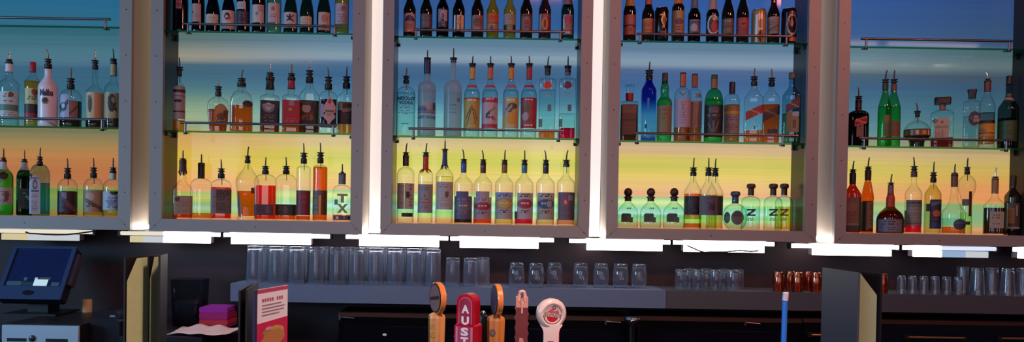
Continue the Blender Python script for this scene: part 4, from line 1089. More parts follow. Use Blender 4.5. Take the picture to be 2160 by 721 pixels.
rail_v(937, 38, 'clear bottle with blue wax neck and pale label, tallest in its row', sh=372, nk=345, lip=330, nw=9, shoulder='s', liq=('e6e4b8', 372), foil=[(316, 350, '1c2c6c', 1.1, 'drip')], col=(314, 322), colw=7.5, sp=(296, 0, 'd'),
       lab=[(-.85, .95, 384, 442, '98929c', [('L', .08, .3, 3, '6c6874', .1, .92), ('E', .62, .45, .13, .12, '4c4a44'), ('L', .58, .92, 5, '7c7884', .2, .85)])])
LB = lambda bn, base='88848c', top='a09aa4', ink='3c3848': [('R', 0, 0, 1, .2, top), ('L', .05, .18, 2, ink, .1, .9), ('E', .5, .42, .52, .2, '746c78'), ('E', .5, .42, .47, .165, bn), ('L', .36, .5, 1, 'b4a8b0', .12, .88), ('L', .66, .9, 3, ink, .15, .85), ('E', .52, .72, .06, .04, '3c2834')]
rail_v(977, 39, 'bottle of dark purple liqueur with blue neck and scroll label', shoulder='s', liq=('2c2438', 414), foil=[(343, 364, '2c4a9c', 1.1)], col=(335, 345), colw=7.5, sp=(315, -3, 'd'),
       lab=[(-.75, .55, 404, 420, '4c4474'), (-.92, .9, 415, 462, '4a4a68', LB('5c5868', '4a4a68', '50507c', '78788c'))])
rail_v(1018, 39, 'bottle of orange red liqueur with maroon neck and crimson banner label', shoulder='s', liq=('e85c28', 418), foil=[(346, 365, '4c1820', 1.1)], col=(336, 348), colw=7.5, sp=(317, -3, 'd'),
       lab=[(-.72, .7, 404, 420, '948494', [('R', 0, 0, .3, 1, '7c74a4')]), (-.92, .92, 416, 462, '8c7c8c', LB('8c1c34'))])
rail_v(1063, 39, 'bottle of pale yellow liqueur with brown neck and yellow banner label', shoulder='s', liq=('d8d884', 406), foil=[(346, 365, '7c5424', 1.1)], col=(337, 348), colw=7.5, sp=(316, 1, 'd'),
       lab=[(-.9, .9, 406, 462, '8e8e94', LB('a89448', '8e8e94', '7c90c4'))])
rail_v(1105, 39, 'bottle of magenta liqueur with teal neck and red banner label', shoulder='s', liq=('a41c44', 448), foil=[(347, 365, '2c6c94', 1.1)], col=(337, 349), colw=7.5, sp=(317, 0, 'd'),
       lab=[(-.7, .95, 407, 462, '9c94a0', LB('8c2444')), (-.97, -.55, 446, 461, '3c3444')])
rail_v(1150, 39, 'bottle with dark navy neck and navy banner label, second from the right', shoulder='s', liq=('dcd8a8', 462), foil=[(347, 366, '1c1c34', 1.1)], col=(337, 349), colw=7.5, sp=(317, -3, 'd'),
       lab=[(-.85, .95, 407, 463, '8c8a84', LB('24446c') + [('E', .72, .42, .16, .13, '7c8c9c')])])
rail_v(1193, 38, 'bottle with bare clear neck and dark mauve label, rightmost in the middle cabinet', shoulder='s', nw=12, lip=349, liq=('e8b49c', 462), col=(337, 352), colw=8, colm='3c2c28', sp=(317, 3, 'd'),
       lab=[(-.82, .97, 406, 464, '5c4a5c', [('E', .45, .34, .2, .13, '8c3440'), ('E', .45, .36, .08, .08, 'c08c8c'), ('R', .62, .1, .88, .3, '84788c'), ('L', .55, .9, 4, '4c3c4c', .1, .9)])])

# ---------------- fourth cabinet, top: beer bottles and cans
beer(4, 1328, 27, 'amber', [(-.85, .9, 34, 76, '8c5854', [('E', .5, .25, .42, .25, '9c6868'), ('R', 0, .5, 1, .62, '3c3c44'), ('E', .5, .78, .44, .22, '9c5c54'), ('L', .68, .95, 3, '6c3834', .1, .9)])], 'brown beer bottle with yellow neck wrap and pink label', sh=26, nk=0, foil=[(-20, 15, 'a08440', 1.25)])
beer(4, 1367, 27, 'amber', [(-.85, .97, 42, 72, 'a4643c', [('D', 0, .1, 1, -.1, .12, 'b07858'), ('L', .3, .9, 4, '7c4428', .1, .9)])], 'brown beer bottle with orange label, just left of the black can', sh=33, nk=4, foil=[(-20, 11, '984c3c', 1.2)])
beer(4, 1430, 27, 'amber', [(-.85, .9, 25, 72, '948468', [('E', .6, .5, .36, .14, '5c3c6c'), ('E', .6, .8, .32, .16, 'a07058'), ('R', .3, .04, .95, .35, '9c8850'), ('L', .7, .95, 2, '5c3c3c', .3, .9)])], 'black beer bottle with copper neck and cream label with purple band', sh=18, nk=2, foil=[(-24, 10, 'b4683c', 1.2)])
beer(4, 1464, 27, 'black', [(-.75, .9, 44, 72, '54586c', [('R', 0, 0, 1, .12, '7c6c4c'), ('R', 0, .12, 1, .3, '3c4484'), ('E', .45, .6, .32, .28, '8c94a8'), ('L', .6, .95, 2, 'a09c94', .2, .9)])], 'black beer bottle with blue and silver mountain label', sh=34, nk=12, foil=[(2, 19, '4c5468', 1.25)])
beer(4, 1502.5, 27, 'black', [(-.75, .9, 36, 74, '241c24', [('E', .55, .5, .56, .54, 'c0bcc4'), ('E', .58, .5, .46, .45, '3c2c2c'), ('E', .66, .62, .3, .3, '9c3438'), ('E', .66, .18, .2, .1, 'b4a06c')])], 'black beer bottle with silver ringed red label', sh=32, nk=12, foil=[(-20, 22, '8c7c80', 1.25)])
beer(4, 1535, 27, 'amber', [(-.85, .9, 42, 74, '585050', [('L', .12, .3, 1, '94909c', .2, .8), ('E', .5, .55, .4, .12, '4c3c2c'), ('L', .6, .9, 2, '7c6450', .1, .9)])], 'dark sloping beer bottle with grey brown label', sh=33, nk=-8, nw=11)
beer(4, 1566, 27, 'amber', [(-.85, .95, 40, 78, '84343c', [('E', .6, .32, .4, .22, '9c3c2c'), ('E', .55, .35, .2, .06, '341820'), ('L', .55, .9, 3, '6c2c34', .1, .9)])], 'dark sloping beer bottle with red label', sh=33, nk=-8, nw=11)
beer(4, 1631, 27, 'amber', [(-.9, .95, 38, 74, '746c6c', [('D', 0, .12, 1, -.08, .12, '8c7c7c'), ('L', .3, .9, 5, '5c5454', .08, .9), ('D', .1, .8, .9, .5, .06, '54403c')])], 'brown beer bottle with slanted pale label between two cans', sh=34, nk=6)
CANS = [
 (1395.5, 28, 17, .05, '0a0a0e', [('R', .28, .14, .46, .2, 'a49484'), ('V', .56, .34, .24, .28, 'b08c58'), ('V', .6, .36, .12, .2, '241c14'), ('R', .42, .56, .62, .62, '8c6454'), ('R', 0, .72, 1, .92, '1c1824'), ('L', .74, .9, 2, '8c7c8c', .1, .9), ('R', .66, .66, .76, 1, 'a08068')], 'black beer can with gold glass shaped emblem'),
 (1600.5, 30, 21, .085, '8c8468', [('R', .12, .1, .26, .98, 'c8ccd8'), ('R', .26, .08, .6, .6, 'b4a490'), ('R', .62, .1, .78, 1, 'b88450'), ('E', .45, .4, .16, .16, '7c6c58'), ('V', .45, .8, .26, .2, '3c201c'), ('R', 0, 0, 1, .07, '8c7c48')], 'pale gold beer can standing between brown bottles'),
 (1664, 30, 19, .055, '0c0c12', [('R', .14, .05, .24, .95, '3c4868'), ('O', .56, .45, .38, .36, '8c7c80'), ('E', .5, .42, .16, .1, '5c4444'), ('R', .35, .86, 1, 1, 'a0582c'), ('E', .62, .08, .3, .06, '4c3c3c')], 'black beer can with pale ring emblem and orange foot, far right of its shelf'),
]

# ---------------- fourth cabinet, middle
bt(4, 'M', 1327, 40, 216, 214, 14, 208, 'square decanter of brown tequila with clear glass stopper and red neck', n=8, asp=.7, glass='clear', wtop=37, shoulder='round', liq=('5c2c18', 222), cap=[('flare', 180, 198, 20, 'glass')], foil=[(197, 213, '941c28', 1.2)],
   lab=[(-.75, .75, 221, 285, '583a32', [('R', 0, 0, 1, .3, '705040'), ('L', .06, .26, 3, '553828', .1, .9), ('R', 0, .5, 1, .54, '3c2020'), ('L', .62, .95, 3, '6c3c38', .1, .9)])])
bt(4, 'M', 1368, 32, 193, 167, 13, 160, 'cobalt blue vodka bottle fading to clear at its base', gm='BLUE', shoulder='s', col=(148, 168), colw=9, sp=(130, 1, 'd'),
   lab=[(-.3, .2, 208, 234, None, [('R', .3, .05, .7, .95, '3c6cac')]), (-.5, -.1, 262, 274, None, [('E', .5, .5, .4, .45, '1c3464')])])
bt(4, 'M', 1401, 32, 214, 176, 15, 158, 'bright green whisky bottle with bulging neck and tan label', glass='green', liq=('a0e0a8', 208), cap=[('cyl', 154, 177, 12.5, '2c2824')],
   prof=[(None, 30), (290, 32), (218, 32), (211, 28), (205, 19), (197, 17), (186, 18), (176, 13), (158, 12)],
   lab=[(-.93, .93, 225, 281, '7c6850', [('L', .06, .5, 6, '5c4c38', .1, .9), ('R', 0, .56, 1, .6, '4c7c44'), ('L', .65, .95, 3, '5c7c4c', .1, .9)])], y=.07)
bt(4, 'M', 1439, 36, 206, 186, 12, 180, 'clear whisky bottle with copper neck and plain lilac white label', shoulder='round', liq=('9c5c30', 212), foil=[(157, 183, '9c5434', 1.12)], cap=[('cyl', 153, 159, 12.5, '1c1a1c')], y=.055,
   lab=[(-.96, .96, 210, 270, '9c94ac', [('R', .5, .22, .56, .36, '5c5468'), ('R', .55, .5, .62, .64, '5c5468'), ('L', .1, .9, 9, '847c94', .35, .75)]), (-.45, .5, 196, 206, None, [('V', .5, .1, .5, .8, '545868'), ('V', .5, 0, .36, .6, '94a0b0')])])
bt(4, 'M', 1464, 33, 210, 188, 12, 182, 'clear whisky bottle with copper neck, tucked behind the lilac label one', shoulder='round', liq=('9c5c30', 216), foil=[(160, 184, '8c4c34', 1.12)], cap=[('cyl', 156, 162, 12.5, '1c1a1c')], y=.125,
   lab=[(-.2, .96, 215, 271, '8c7c80', [('L', .1, .9, 8, '74686c', .2, .9)]), (.1, .8, 199, 208, '6c7484')])
bt(4, 'M', 1505, 40, 222, 188, 13, 164, 'wide green whisky bottle with black label', glass='green', shoulder='round', liq=('a0e0a8', 210), foil=[(163, 187, '7c5838', 1.1)], cap=[('cyl', 158, 166, 13.5, '14181a')], y=.06,
   lab=[(-.96, .96, 223, 291, '1e1c1e', [('E', .5, .14, .3, .08, '4c484c'), ('L', .2, .5, 3, '605c60', .15, .85), ('D', .2, .55, .45, .85, .05, '585458'), ('R', .46, .5, .54, .85, '585458'), ('D', .8, .5, .55, .85, .05, '585458')])])
bt(4, 'M', 1543, 34, 218, 198, 12, 192, 'small clear whisky bottle with black cap and gold banded label', shoulder='round', liq=('8c7440', 222), cap=[('cyl', 173, 198, 13, '18141c')], y=.10,
   lab=[(-.96, .96, 225, 281, '84787c', [('R', 0, 0, 1, .2, '8c7044'), ('R', 0, .2, 1, .3, 'b89c2c'), ('L', .02, .16, 2, '74603c', .2, .8), ('L', .4, .95, 6, '64585c', .08, .92)])])
STRIP = lambda a, b_, hw, c1, c2: [('D', 0, a, 1, b_, hw, c1), ('D', .12, a - .0, .95, b_ + .02, hw * .25, c2)]
bt(4, 'M', 1589, 41, 212, 184, 12, 179, 'square whisky bottle with bright red slanting label, little left inside', n=5, asp=.9, shoulder='s', liq=('c87c34', 276), col=(161, 181), colw=8, sp=(144, 1, 'b'), y=.06,
   lab=[(-.8, .98, 218, 256, None, [('D', 0, .75, 1, .32, .24, '8c2018')], [('Johnnie Walker', .2, .44, .95, .62, 'c89488', .01, -.36)]), (-.2, .3, 238, 278, None, [('L', .1, .7, 5, 'a8bcc4', .1, .9), ('E', .7, .82, .12, .1, '1c2430')])])
bt(4, 'M', 1626, 37, 212, 184, 12, 182, 'square whisky bottle with dark red slanting label, amber to the shoulder', n=5, asp=.9, shoulder='s', liq=('c06020', 221), col=(164, 182), colw=8, sp=(145, -1, 'b'), y=.12,
   lab=[(-.92, .95, 222, 258, None, [('D', 0, .72, 1, .3, .27, '481414')], [('Johnnie Walker', .15, .4, .95, .6, 'a07c70', .01, -.36)]), (-.35, .75, 273, 283, '3c2014')])
bt(4, 'M', 1669, 40, 206, 180, 13, 162, 'blue tinted whisky bottle with red slanting label in front of the dark cabinet side', n=4, asp=.9, glass='paleblue', shoulder='s', liq=('6c7c5c', 240), cap=[('cyl', 153, 166, 15, '4c4a44')], y=.045,
   lab=[(-.6, .85, 203, 240, None, [('D', 0, .76, 1, .35, .24, '541c20')], [('Johnnie Walker', .2, .46, .95, .62, 'b08c88', .01, -.3)]), (-.5, .8, 237, 280, '7c6444', [('R', 0, 0, .4, 1, '6c5c2c'), ('E', .75, .1, .28, .14, '8c94a4'), ('R', .5, .4, .75, .8, '5c3c20')])])

# ---------------- fourth cabinet, bottom
for u, w, desc, y in ((1324, 45, 'round bellied tequila bottle with ball stopper, first of three by the left frame', .088), (1372, 46, 'round bellied tequila bottle with ball stopper, middle one of the three', .088), (1421, 47, 'round bellied tequila bottle with ball stopper, beside the dark labelled tall bottles', .055)):
    bt(4, 'B', u, w, 446, 428, 15, 421, desc, glass='aqua', n=3.2, asp=.85, shoulder='round', liq=('c8ecd8', 452), cap=[('ball', 396, 424, 18, '341a1c')],
       prof=[(None, w - 4), (474, w), (452, w), (442, w - 5), (434, w - 16), (429, 20), (427, 15), (421, 14)],
       lab=[(-.62, .5, 450, 469, None, [('R', 0, .1, .85, .95, '3c4438'), ('R', .1, 0, .8, .9, '2c3830'), ('D', .5, .6, 1, .75, .3, '3c4438')]), (-.35, .55, 436, 445, None, [('L', .2, .8, 1, '4c8c7c', .05, .95)])])
bt(4, 'B', 1461, 38, 408, 376, 12, 368, 'tall bottle with dark label, left of the tall pair', shoulder='s', liq=('cc7c30', 409), col=(353, 371), colw=8, sp=(333, 1, 'd'), y=.12,
   lab=[(-.95, .97, 414, 453, '241c2c', [('L', .2, .9, 4, '342c40', .1, .9), ('E', .3, .5, .2, .3, '2c2c3c')])], liq2=[('a8c070', 455, 474)])
bt(4, 'B', 1493, 38, 410, 376, 12, 368, 'tall clear bottle with grey purple label in front of two others', shoulder='s', liq=('b8d088', 411), col=(353, 371), colw=8, sp=(333, 0, 'd'), y=.05,
   lab=[(-.95, .95, 413, 454, '585064', [('R', 0, 0, .25, 1, '6c6470'), ('E', .72, .6, .2, .2, '342c4c'), ('L', .1, .9, 4, '484054', .3, .95)]), ])
bt(4, 'B', 1507, 36, 410, 378, 12, 369, 'tall bottle with dark label, half hidden behind the grey purple label', shoulder='s', liq=('b8b060', 411), col=(354, 372), colw=8, sp=(334, 1, 'd'), y=.128,
   lab=[(-.95, .95, 414, 454, '34283c', [('L', .2, .9, 4, '443850', .1, .9)])])
bt(4, 'B', 1550, 52, 458, 430, 14, 421, 'disc shaped tequila flask with round grey label and mushroom stopper', glass='aqua', asp=.45, n=2, liq=('a8d8c4', 452), cap=[('mush', 403, 429, 21, '3c4058')], y=.055,
   prof=[(None, 24), (480, 36), (474, 45), (465, 51), (457, 52.5), (449, 51), (440, 44), (434, 34), (430, 18), (428, 15), (420, 14)],
   lab=[(-.3, .7, 444, 474, None, [('E', .5, .5, .5, .5, '6c5c5c'), ('E', .5, .5, .4, .4, '5c5050'), ('L', .35, .65, 2, '443c3c', .25, .75)]), (-.9, -.35, 446, 472, None, [('E', .5, .5, .45, .48, '4c5c54')])])
for u, w, zc_, lq, desc, y in ((1583, 42, '14181c', 'c0e4dc', 'clear tequila bottle with black slash lettering, behind the disc flask', .128), (1630, 41, '20241c', 'd0e4c0', 'clear tequila bottle with black slash lettering and cork, second from the right', .055), (1661, 38, '8c1c20', 'd8c83c', 'yellow tequila bottle with red slash lettering by the right frame', .118)):
    bt(4, 'B', u, w, 430 if u != 1583 else 426, 414, 13, 408, desc, glass='aqua', n=3, asp=.8, shoulder='round', liq=(lq, 436), cap=[('mush', 387, 412, 19.5, '3a2020')], y=y,
       lab=[(-.5, .62, 440, 456, None, [('R', .1, .04, .9, .22, zc_), ('D', .2, .82, .85, .16, .16, zc_), ('R', .1, .78, .9, .96, zc_)]), (-.5, .6, 459, 468, None, [('L', .1, .9, 2, '5c7c6c', .05, .95)])])

# ---------------- far right cabinet, middle
bt(5, 'M', 1819, 52, 246, 233, 13, 228, 'square brown orange liqueur bottle with slanted glowing red label', n=6, asp=.95, glass='brown', shoulder='round', liq=('3c1408', 238), foil=[(216, 233, '401418', 1.1)], col=(203, 218), colw=8, sp=(184, -1, 'b'), seg=48, y=.08,
   lab=[(-.3, .82, 247, 270, None, [('D', 0, .62, 1, .28, .30, 'd83c24'), ('D', .06, .60, .94, .30, .19, '6c100c')], [('Cointreau', .1, .32, .92, .58, 'f07848', .02, -.28)]), (-.12, .52, 264, 290, '7c5c4c', [('E', .5, .12, .2, .1, '3c3020'), ('L', .3, .95, 4, '6c5044', .1, .9)])])
for u, w, desc, y, l in ((1856, 34, 'bright green vermouth bottle with dull label, left of the pair', .055, [(-.1, .97, 244, 288, '50583c', [('E', .4, .2, .34, .2, '6c6434'), ('L', .3, .95, 5, '3c4830', .05, .95)])]),
                         (1883.5, 32, 'bright green vermouth bottle with tan label, right of the pair', .12, [(-.15, .95, 257, 289, '6c5444', [('L', .1, .9, 5, '5c4434', .1, .9)])])):
    bt(5, 'M', u, w, 234, 185, 11, 178, desc, glass='green', shoulder='s', liq=('a0e0a8', 225), col=(167, 187), colw=8, sp=(148, 3 if u < 1870 else 1, 'd'), lab=l, y=y, foil=[(176, 190, '24301c', 1.15)] if u < 1870 else [(178, 192, '5c4030', 1.15)])
bt(5, 'M', 1934, 58, 272, 250, 9, 246, 'dome shaped liqueur bottle with golden belt and narrow foot', asp=1, liq=('3c241c', 276), col=(234, 247), colw=8, sp=(217, -3, 'd'), y=.088,
   prof=[(None, 32), (299, 34), (294, 42), (290, 56), (288, 58), (275, 58), (272, 55), (264, 46), (258, 30), (254, 12), (250, 9), (246, 9)],
   lab=[(-.97, .97, 274, 289, '5c4424', [('R', 0, 0, 1, .12, '2c1c10'), ('R', 0, .88, 1, 1, '2c1c10'), ('R', .05, .15, .15, .85, '8c7440'), ('R', .28, .15, .36, .85, '8c8c94'), ('R', .45, .2, .58, .8, 'b4a47c'), ('R', .7, .2, .84, .8, 'c07c38'), ('R', .9, .15, .95, .85, 'd4c8b0')])])
bt(5, 'M', 1993, 56, 244, 232, 13, 222, 'square almond liqueur bottle with big flat black cap and parchment label', n=8, asp=.6, shoulder='round', liq=('6c1c14', 291), cap=[('sq', 206, 220, 36, '14100e')], y=.08, foil=[(219, 232, '84503c', 1.05)],
   lab=[(-.62, .6, 251, 292, 'a48c70', [('E', .5, .2, .1, .08, '8c4c38'), ('R', .45, .56, .6, .98, '8c7458'), ('R', .1, .55, .5, .98, 'a4948c')], [('DISARONNO', .06, .38, .96, .5, '5c4838', .01)]), (-.85, -.35, 250, 262, None, [('V', .5, .5, .5, .5, '484c58')])])
bt(5, 'M', 2043, 41, 218, 212, 16, 205, 'square ridged clear bottle with black cap and dark round label', n=7, asp=.9, shoulder='round', liq=('a8c4cc', 246), cap=[('flare', 189, 208, 21, '0e0e14')], y=.055,
   lab=[(-.42, 1.0, 236, 266, None, [('E', .52, .5, .48, .5, '241c24'), ('R', .5, .3, .85, .42, '9c7c74'), ('R', .45, .5, .95, .72, '84706c'), ('E', .3, .45, .12, .12, '5c4448')])] + [(-.97, .97, v, v + 1.6, '6c808c') for v in (231, 249, 268, 287)])
bt(5, 'M', 2081, 36, 228, 192, 14, 186, 'dark rum bottle with yellow label and red brown cap', shoulder='s', liq=('8c7c84', 238, 256), foil=[(172, 193, '5c2c24', 1.1)], col=(166, 174), colw=6, sp=(152, -4, 'c'), y=.115,
   lab=[(-.93, .95, 255, 261, '241418'), (-.93, .95, 262, 292, 'b88424', [('E', .28, .5, .18, .16, '8c6c4c'), ('R', 0, .64, 1, .7, '4c2c14'), ('R', .5, .05, 1, .6, 'b89020'), ('R', 0, .86, 1, 1, 'a86020')])], liq2=[('b08438', 255, 303)])
bt(5, 'M', 2126, 46, 232, 200, 13, 178, 'big dark green liqueur bottle with hanging neck tag, in the shadowed corner', glass='smoke', shoulder='s', liq=('1c4c14', 250), cap=[('cyl', 160, 178, 13, '14140e')], y=.075,
   lab=[(-.7, .8, 198, 218, None, [('V', .5, .3, .5, .5, '4c4a38'), ('R', .2, .3, .8, .9, '34382c'), ('D', .2, .5, .9, .65, .12, '8c8878')]), (-.8, .85, 256, 300, '1c3c14', [('L', .1, .9, 4, '2c4c1c', .1, .9)])])

# ---------------- far right cabinet, bottom
bt(5, 'B', 1797, 38, 414, 385, 12, 376, 'dark bottle with red glowing shoulder and brown label, beside the left frame', glass='red', n=4, asp=.8, shoulder='s', foil=[(366, 388, '24100c', 1.2)], col=(357, 370), colw=8, sp=(339, 2, 'd'), y=.075, liq=('5c180c', 417),
   lab=[(-.95, .95, 416, 487, '6c4628', [('R', 0, 0, .12, 1, '3c2414'), ('R', .88, 0, 1, 1, '3c3430'), ('E', .5, .3, .3, .16, '7c5430'), ('L', .4, .7, 3, '5c3c24', .2, .8), ('R', .1, .78, .9, .82, '7c6c68'), ('R', 0, .85, 1, 1, '2c201c')])])
bt(5, 'B', 1829, 28, 420, 380, 12, 372, 'slim orange brown bottle flared below its neck', glass='orange', shoulder='s', foil=[(360, 380, '2c1810', 1.2)], col=(351, 364), colw=8, sp=(332, 2, 'd'), liq=('5c2c10', 424), y=.10,
   prof=[(None, 26), (484, 27), (424, 26), (420, 28), (414, 27), (398, 21), (384, 15), (378, 12), (370, 12)],
   lab=[(-.9, -.1, 426, 487, '2c1c10'), (0, .9, 426, 482, '6c5434', [('L', .1, .9, 6, '54401f', .1, .9)])])
bt(5, 'B', 1877, 60, 466, 438, 11, 393, 'broad domed orange liqueur bottle with red neck and grey label', glass='brown', asp=.85, liq=('a05c10', 444), foil=[(391, 408, '6c4c48', 1.15)], col=(385, 394), colw=8, sp=(367, 2, 'd'), y=.06,
   prof=[(None, 58), (488, 60), (464, 60), (456, 56), (448, 46), (441, 30), (436, 20), (428, 19), (418, 18), (408, 13), (398, 11), (391, 11)],
   lab=[(-.85, .85, 462, 490, '4e4a52', [('R', .03, .08, .97, .92, '68626c'), ('L', .15, .5, 2, '2c2834', .1, .9), ('E', .2, .65, .12, .2, '54547c'), ('L', .6, .9, 2, '343038', .35, .9)]), (-.3, .3, 410, 436, None, [('R', 0, 0, 1, 1, 'a0301c')])])
bt(5, 'B', 1926, 37, 410, 384, 12, 372, 'clear bottle with silver label and hot pink liquid at its foot', shoulder='s', liq=('f01c48', 473), col=(350, 373), colw=8, sp=(331, -2, 'd'), foil=[(361, 373, '44301c', 1.15)], y=.075,
   lab=[(-.8, .95, 422, 475, '6c6864', [('R', 0, .22, 1, .25, '3c3a38'), ('L', .3, .85, 5, '7c7870', .1, .9), ('R', 0, .9, 1, .94, '3c3434')], [('CAMPARI', .06, .05, .94, .17, '1c181c', .03)]), (-.97, -.75, 444, 480, '4c1830')])
bt(5, 'B', 1967, 37, 412, 386, 12, 384, 'bottle of cloudy pale yellow liqueur with dark blue label', shoulder='s', liq=('d4d08c', 390), col=(363, 385), colw=8, sp=(341, 1, 'd'), y=.115,
   lab=[(-.3, .97, 421, 482, '20203c', [('D', .1, .18, .95, .08, .06, '4c5474'), ('E', .6, .48, .36, .11, '9c5430'), ('L', .65, .72, 1, '5c6484', .1, .9), ('R', 0, .8, 1, .95, '24346c')]), (-.75, -.3, 430, 446, '34446c')])
bt(5, 'B', 2011, 52, 446, 398, 14, 390, 'long necked conical bottle with blue wax seal, orange at its foot', asp=.8, shoulder='s', liq=('e08838', 478), foil=[(367, 394, '5c3c34', 1.1)], col=(364, 372), colw=8, sp=(346, 1, 'd'), y=.06,
   prof=[(None, 50), (488, 52), (452, 52), (444, 48), (438, 36), (428, 24), (414, 17), (398, 14), (390, 13)], liq2=[('88b8b0', 460, 476)],  # blue-green layer above the orange imitates a reflection
   lab=[(-.1, 1.0, 462, 484, None, [('E', .55, .5, .46, .5, '2c3850'), ('D', .2, .35, .9, .35, .1, '44506c')])])
bt(5, 'B', 2046, 40, 392, 368, 11, 366, 'clear bottle with round bulb top and narrow lower column', col=(352, 368), colw=8, sp=(333, 1, 'd'), liq=('b8c470', 448), y=.12,
   prof=[(None, 27), (488, 27), (430, 25), (416, 27), (404, 36), (392, 40), (381, 36), (374, 26), (369, 13), (365, 11)],
   lab=[(-.5, .35, 420, 434, '54504c'), (.28, .62, 404, 456, '4c3420', [('R', .2, 0, .8, 1, '3c2414')]), (-.25, .5, 467, 474, '24201c')])
bt(5, 'B', 2089, 55, 436, 412, 14, 406, 'dark brown liqueur bottle with tan neck and parchment label', glass='clear', n=3, asp=.8, shoulder='s', liq=('381808', 438), foil=[(376, 408, '84603c', 1.12)], col=(372, 380), colw=8, sp=(353, 2, 'c'), y=.06,
   lab=[(-.4, .85, 446, 481, '8c806c', [('R', .05, .05, .95, .95, '948872'), ('L', .15, .85, 4, '6c5c48', .12, .88)])])
bt(5, 'B', 2135, 36, 416, 396, 13, 388, 'dim bottle with pale striped label in the dark right corner', glass='smoke', shoulder='s', liq=('3c3014', 425), cap=[('cyl', 370, 392, 15, '1c1410')], y=.09,
   lab=[(-.6, .9, 428, 482, '3c3430', [('R', 0, 0, .08, 1, 'a8a4a0'), ('R', .1, .2, .6, .8, '746034'), ('R', .7, .1, .8, .5, '8c8880'), ('R', 0, .94, 1, 1, '8c8884')])])

def blue_glass():
    m = clear('7cc4e4', '1c4c8c', 1.0).copy(); m.name = 'cobalt_fading_glass'
    nt = m.node_tree
    tr = [n for n in nt.nodes if n.type == 'BSDF_TRANSPARENT'][0]
    tc = nt.nodes.new('ShaderNodeTexCoord'); sp = nt.nodes.new('ShaderNodeSeparateXYZ')
    cr = nt.nodes.new('ShaderNodeValToRGB')
    e = cr.color_ramp.elements
    mr = nt.nodes.new('ShaderNodeMapRange'); mr.inputs['From Min'].default_value = 0; mr.inputs['From Max'].default_value = .30
    sq = lambda h: (*[max(x, 1e-4) ** .5 for x in lin(h)], 1)
    e[0].position = 0; e[0].color = sq('1c3ca4'); e[1].position = 1; e[1].color = sq('1420a0')
    for p, h in ((.08, '3c78d8'), (.14, 'a4dcf0'), (.42, 'a8dcf0'), (.56, '4c90dc'), (.66, '1c34a8')):
        q = e.new(p); q.color = sq(h)
    L = nt.links.new
    L(tc.outputs['Object'], sp.inputs[0]); L(sp.outputs['Z'], mr.inputs['Value']); L(mr.outputs[0], cr.inputs[0]); L(cr.outputs[0], tr.inputs[0])
    return m
BLUEG = blue_glass()
for k in BOT:
    if k.get('gm') == 'BLUE': k['gm'] = BLUEG
# keep neighbours clear of each other in depth
for cr in ROWS:
    settle_row(*cr)
for k in BOT:
    make_bottle(k)
for a in CANS:
    make_can(4, a[0], a[1], a[2], a[3], a[4], a[5], a[6])
# ------------------------------------------------------------------ ledge with glasses
YL = 3.30
ztop = sum(zz(u, v, YL) for u, v in ((650, 598), (1100, 609.5), (1410, 613), (2150, 624))) / 4
zbot = sum(zz(u, v, YL) for u, v in ((650, 636), (1100, 648), (1410, 650.5), (2150, 661))) / 4
xA, xB, xC = P(486, 610, YL).x, P(1405, 630, YL).x, P(2330, 640, YL).x
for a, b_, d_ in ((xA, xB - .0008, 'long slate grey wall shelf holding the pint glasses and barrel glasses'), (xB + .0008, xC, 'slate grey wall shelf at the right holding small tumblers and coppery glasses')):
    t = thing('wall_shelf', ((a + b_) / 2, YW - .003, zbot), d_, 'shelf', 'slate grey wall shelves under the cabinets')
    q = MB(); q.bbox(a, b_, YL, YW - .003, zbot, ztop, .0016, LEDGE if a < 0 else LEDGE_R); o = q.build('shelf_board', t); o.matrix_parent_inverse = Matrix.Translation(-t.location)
GLS = realglass((.95, .98, 1.0), 0.0, 1.45, haze=.03); GLS_PINT = realglass((.95, .98, 1.0), 0.0, 1.45, haze=.06)
def tumbler_mesh(name, rm, rb, h, bulge=0.0, wall=.0024, base=.012, mat=GLS):
    """drinking glass standing on its mouth"""
    def R(t, off): return rm + (rb - rm) * t + bulge * math.sin(math.pi * min(t * 1.05, 1)) - off
    N = 10
    hi = h - base
    rings = [(R(hi / h, wall) * .55, hi + .0015), (R(hi / h, wall) * .93, hi)]
    rings += [(R((hi - .004) * (1 - i / N) / h, wall), (hi - .004) * (1 - i / N)) for i in range(N + 1)]
    rings += [(R(h * i / N / h, 0), (h - .002) * i / N) for i in range(N + 1)]
    rings += [(R(1, .0025), h), (R(1, .012), h - .0012), (R(1, .02), h - .002)]
    q = MB(); q.rings(rings, mat, 28)
    return q
_proto = {}
def place_glass(kind, u, y, label, grp, name='tumbler', cat='glass'):
    KI = {'pint': (.0365, .0325, .166, 0), 'beer': (.0335, .031, .128, .001), 'barrel': (.028, .030, .110, .0085), 'slim': (.0255, .0245, .093, .002),
          'copper': (.0225, .0215, .089, .0045), 'shot': (.0205, .0165, .080, 0), 'tall': (.0315, .0245, .122, 0)}
    if kind not in _proto:
        rm, rb, h, bu = KI[kind]
        m = COPPER if kind == 'copper' else GLS_PINT if kind in ('pint', 'beer') else GLS
        o = tumbler_mesh(name, rm, rb, h, bu, mat=m).build(name)
        _proto[kind] = o
    else:
        o = _proto[kind].copy(); COL.objects.link(o)
    x = P(u, 575, y).x
    o.location = (x, y, ztop + .0006)
    tag(o, label, cat, grp)
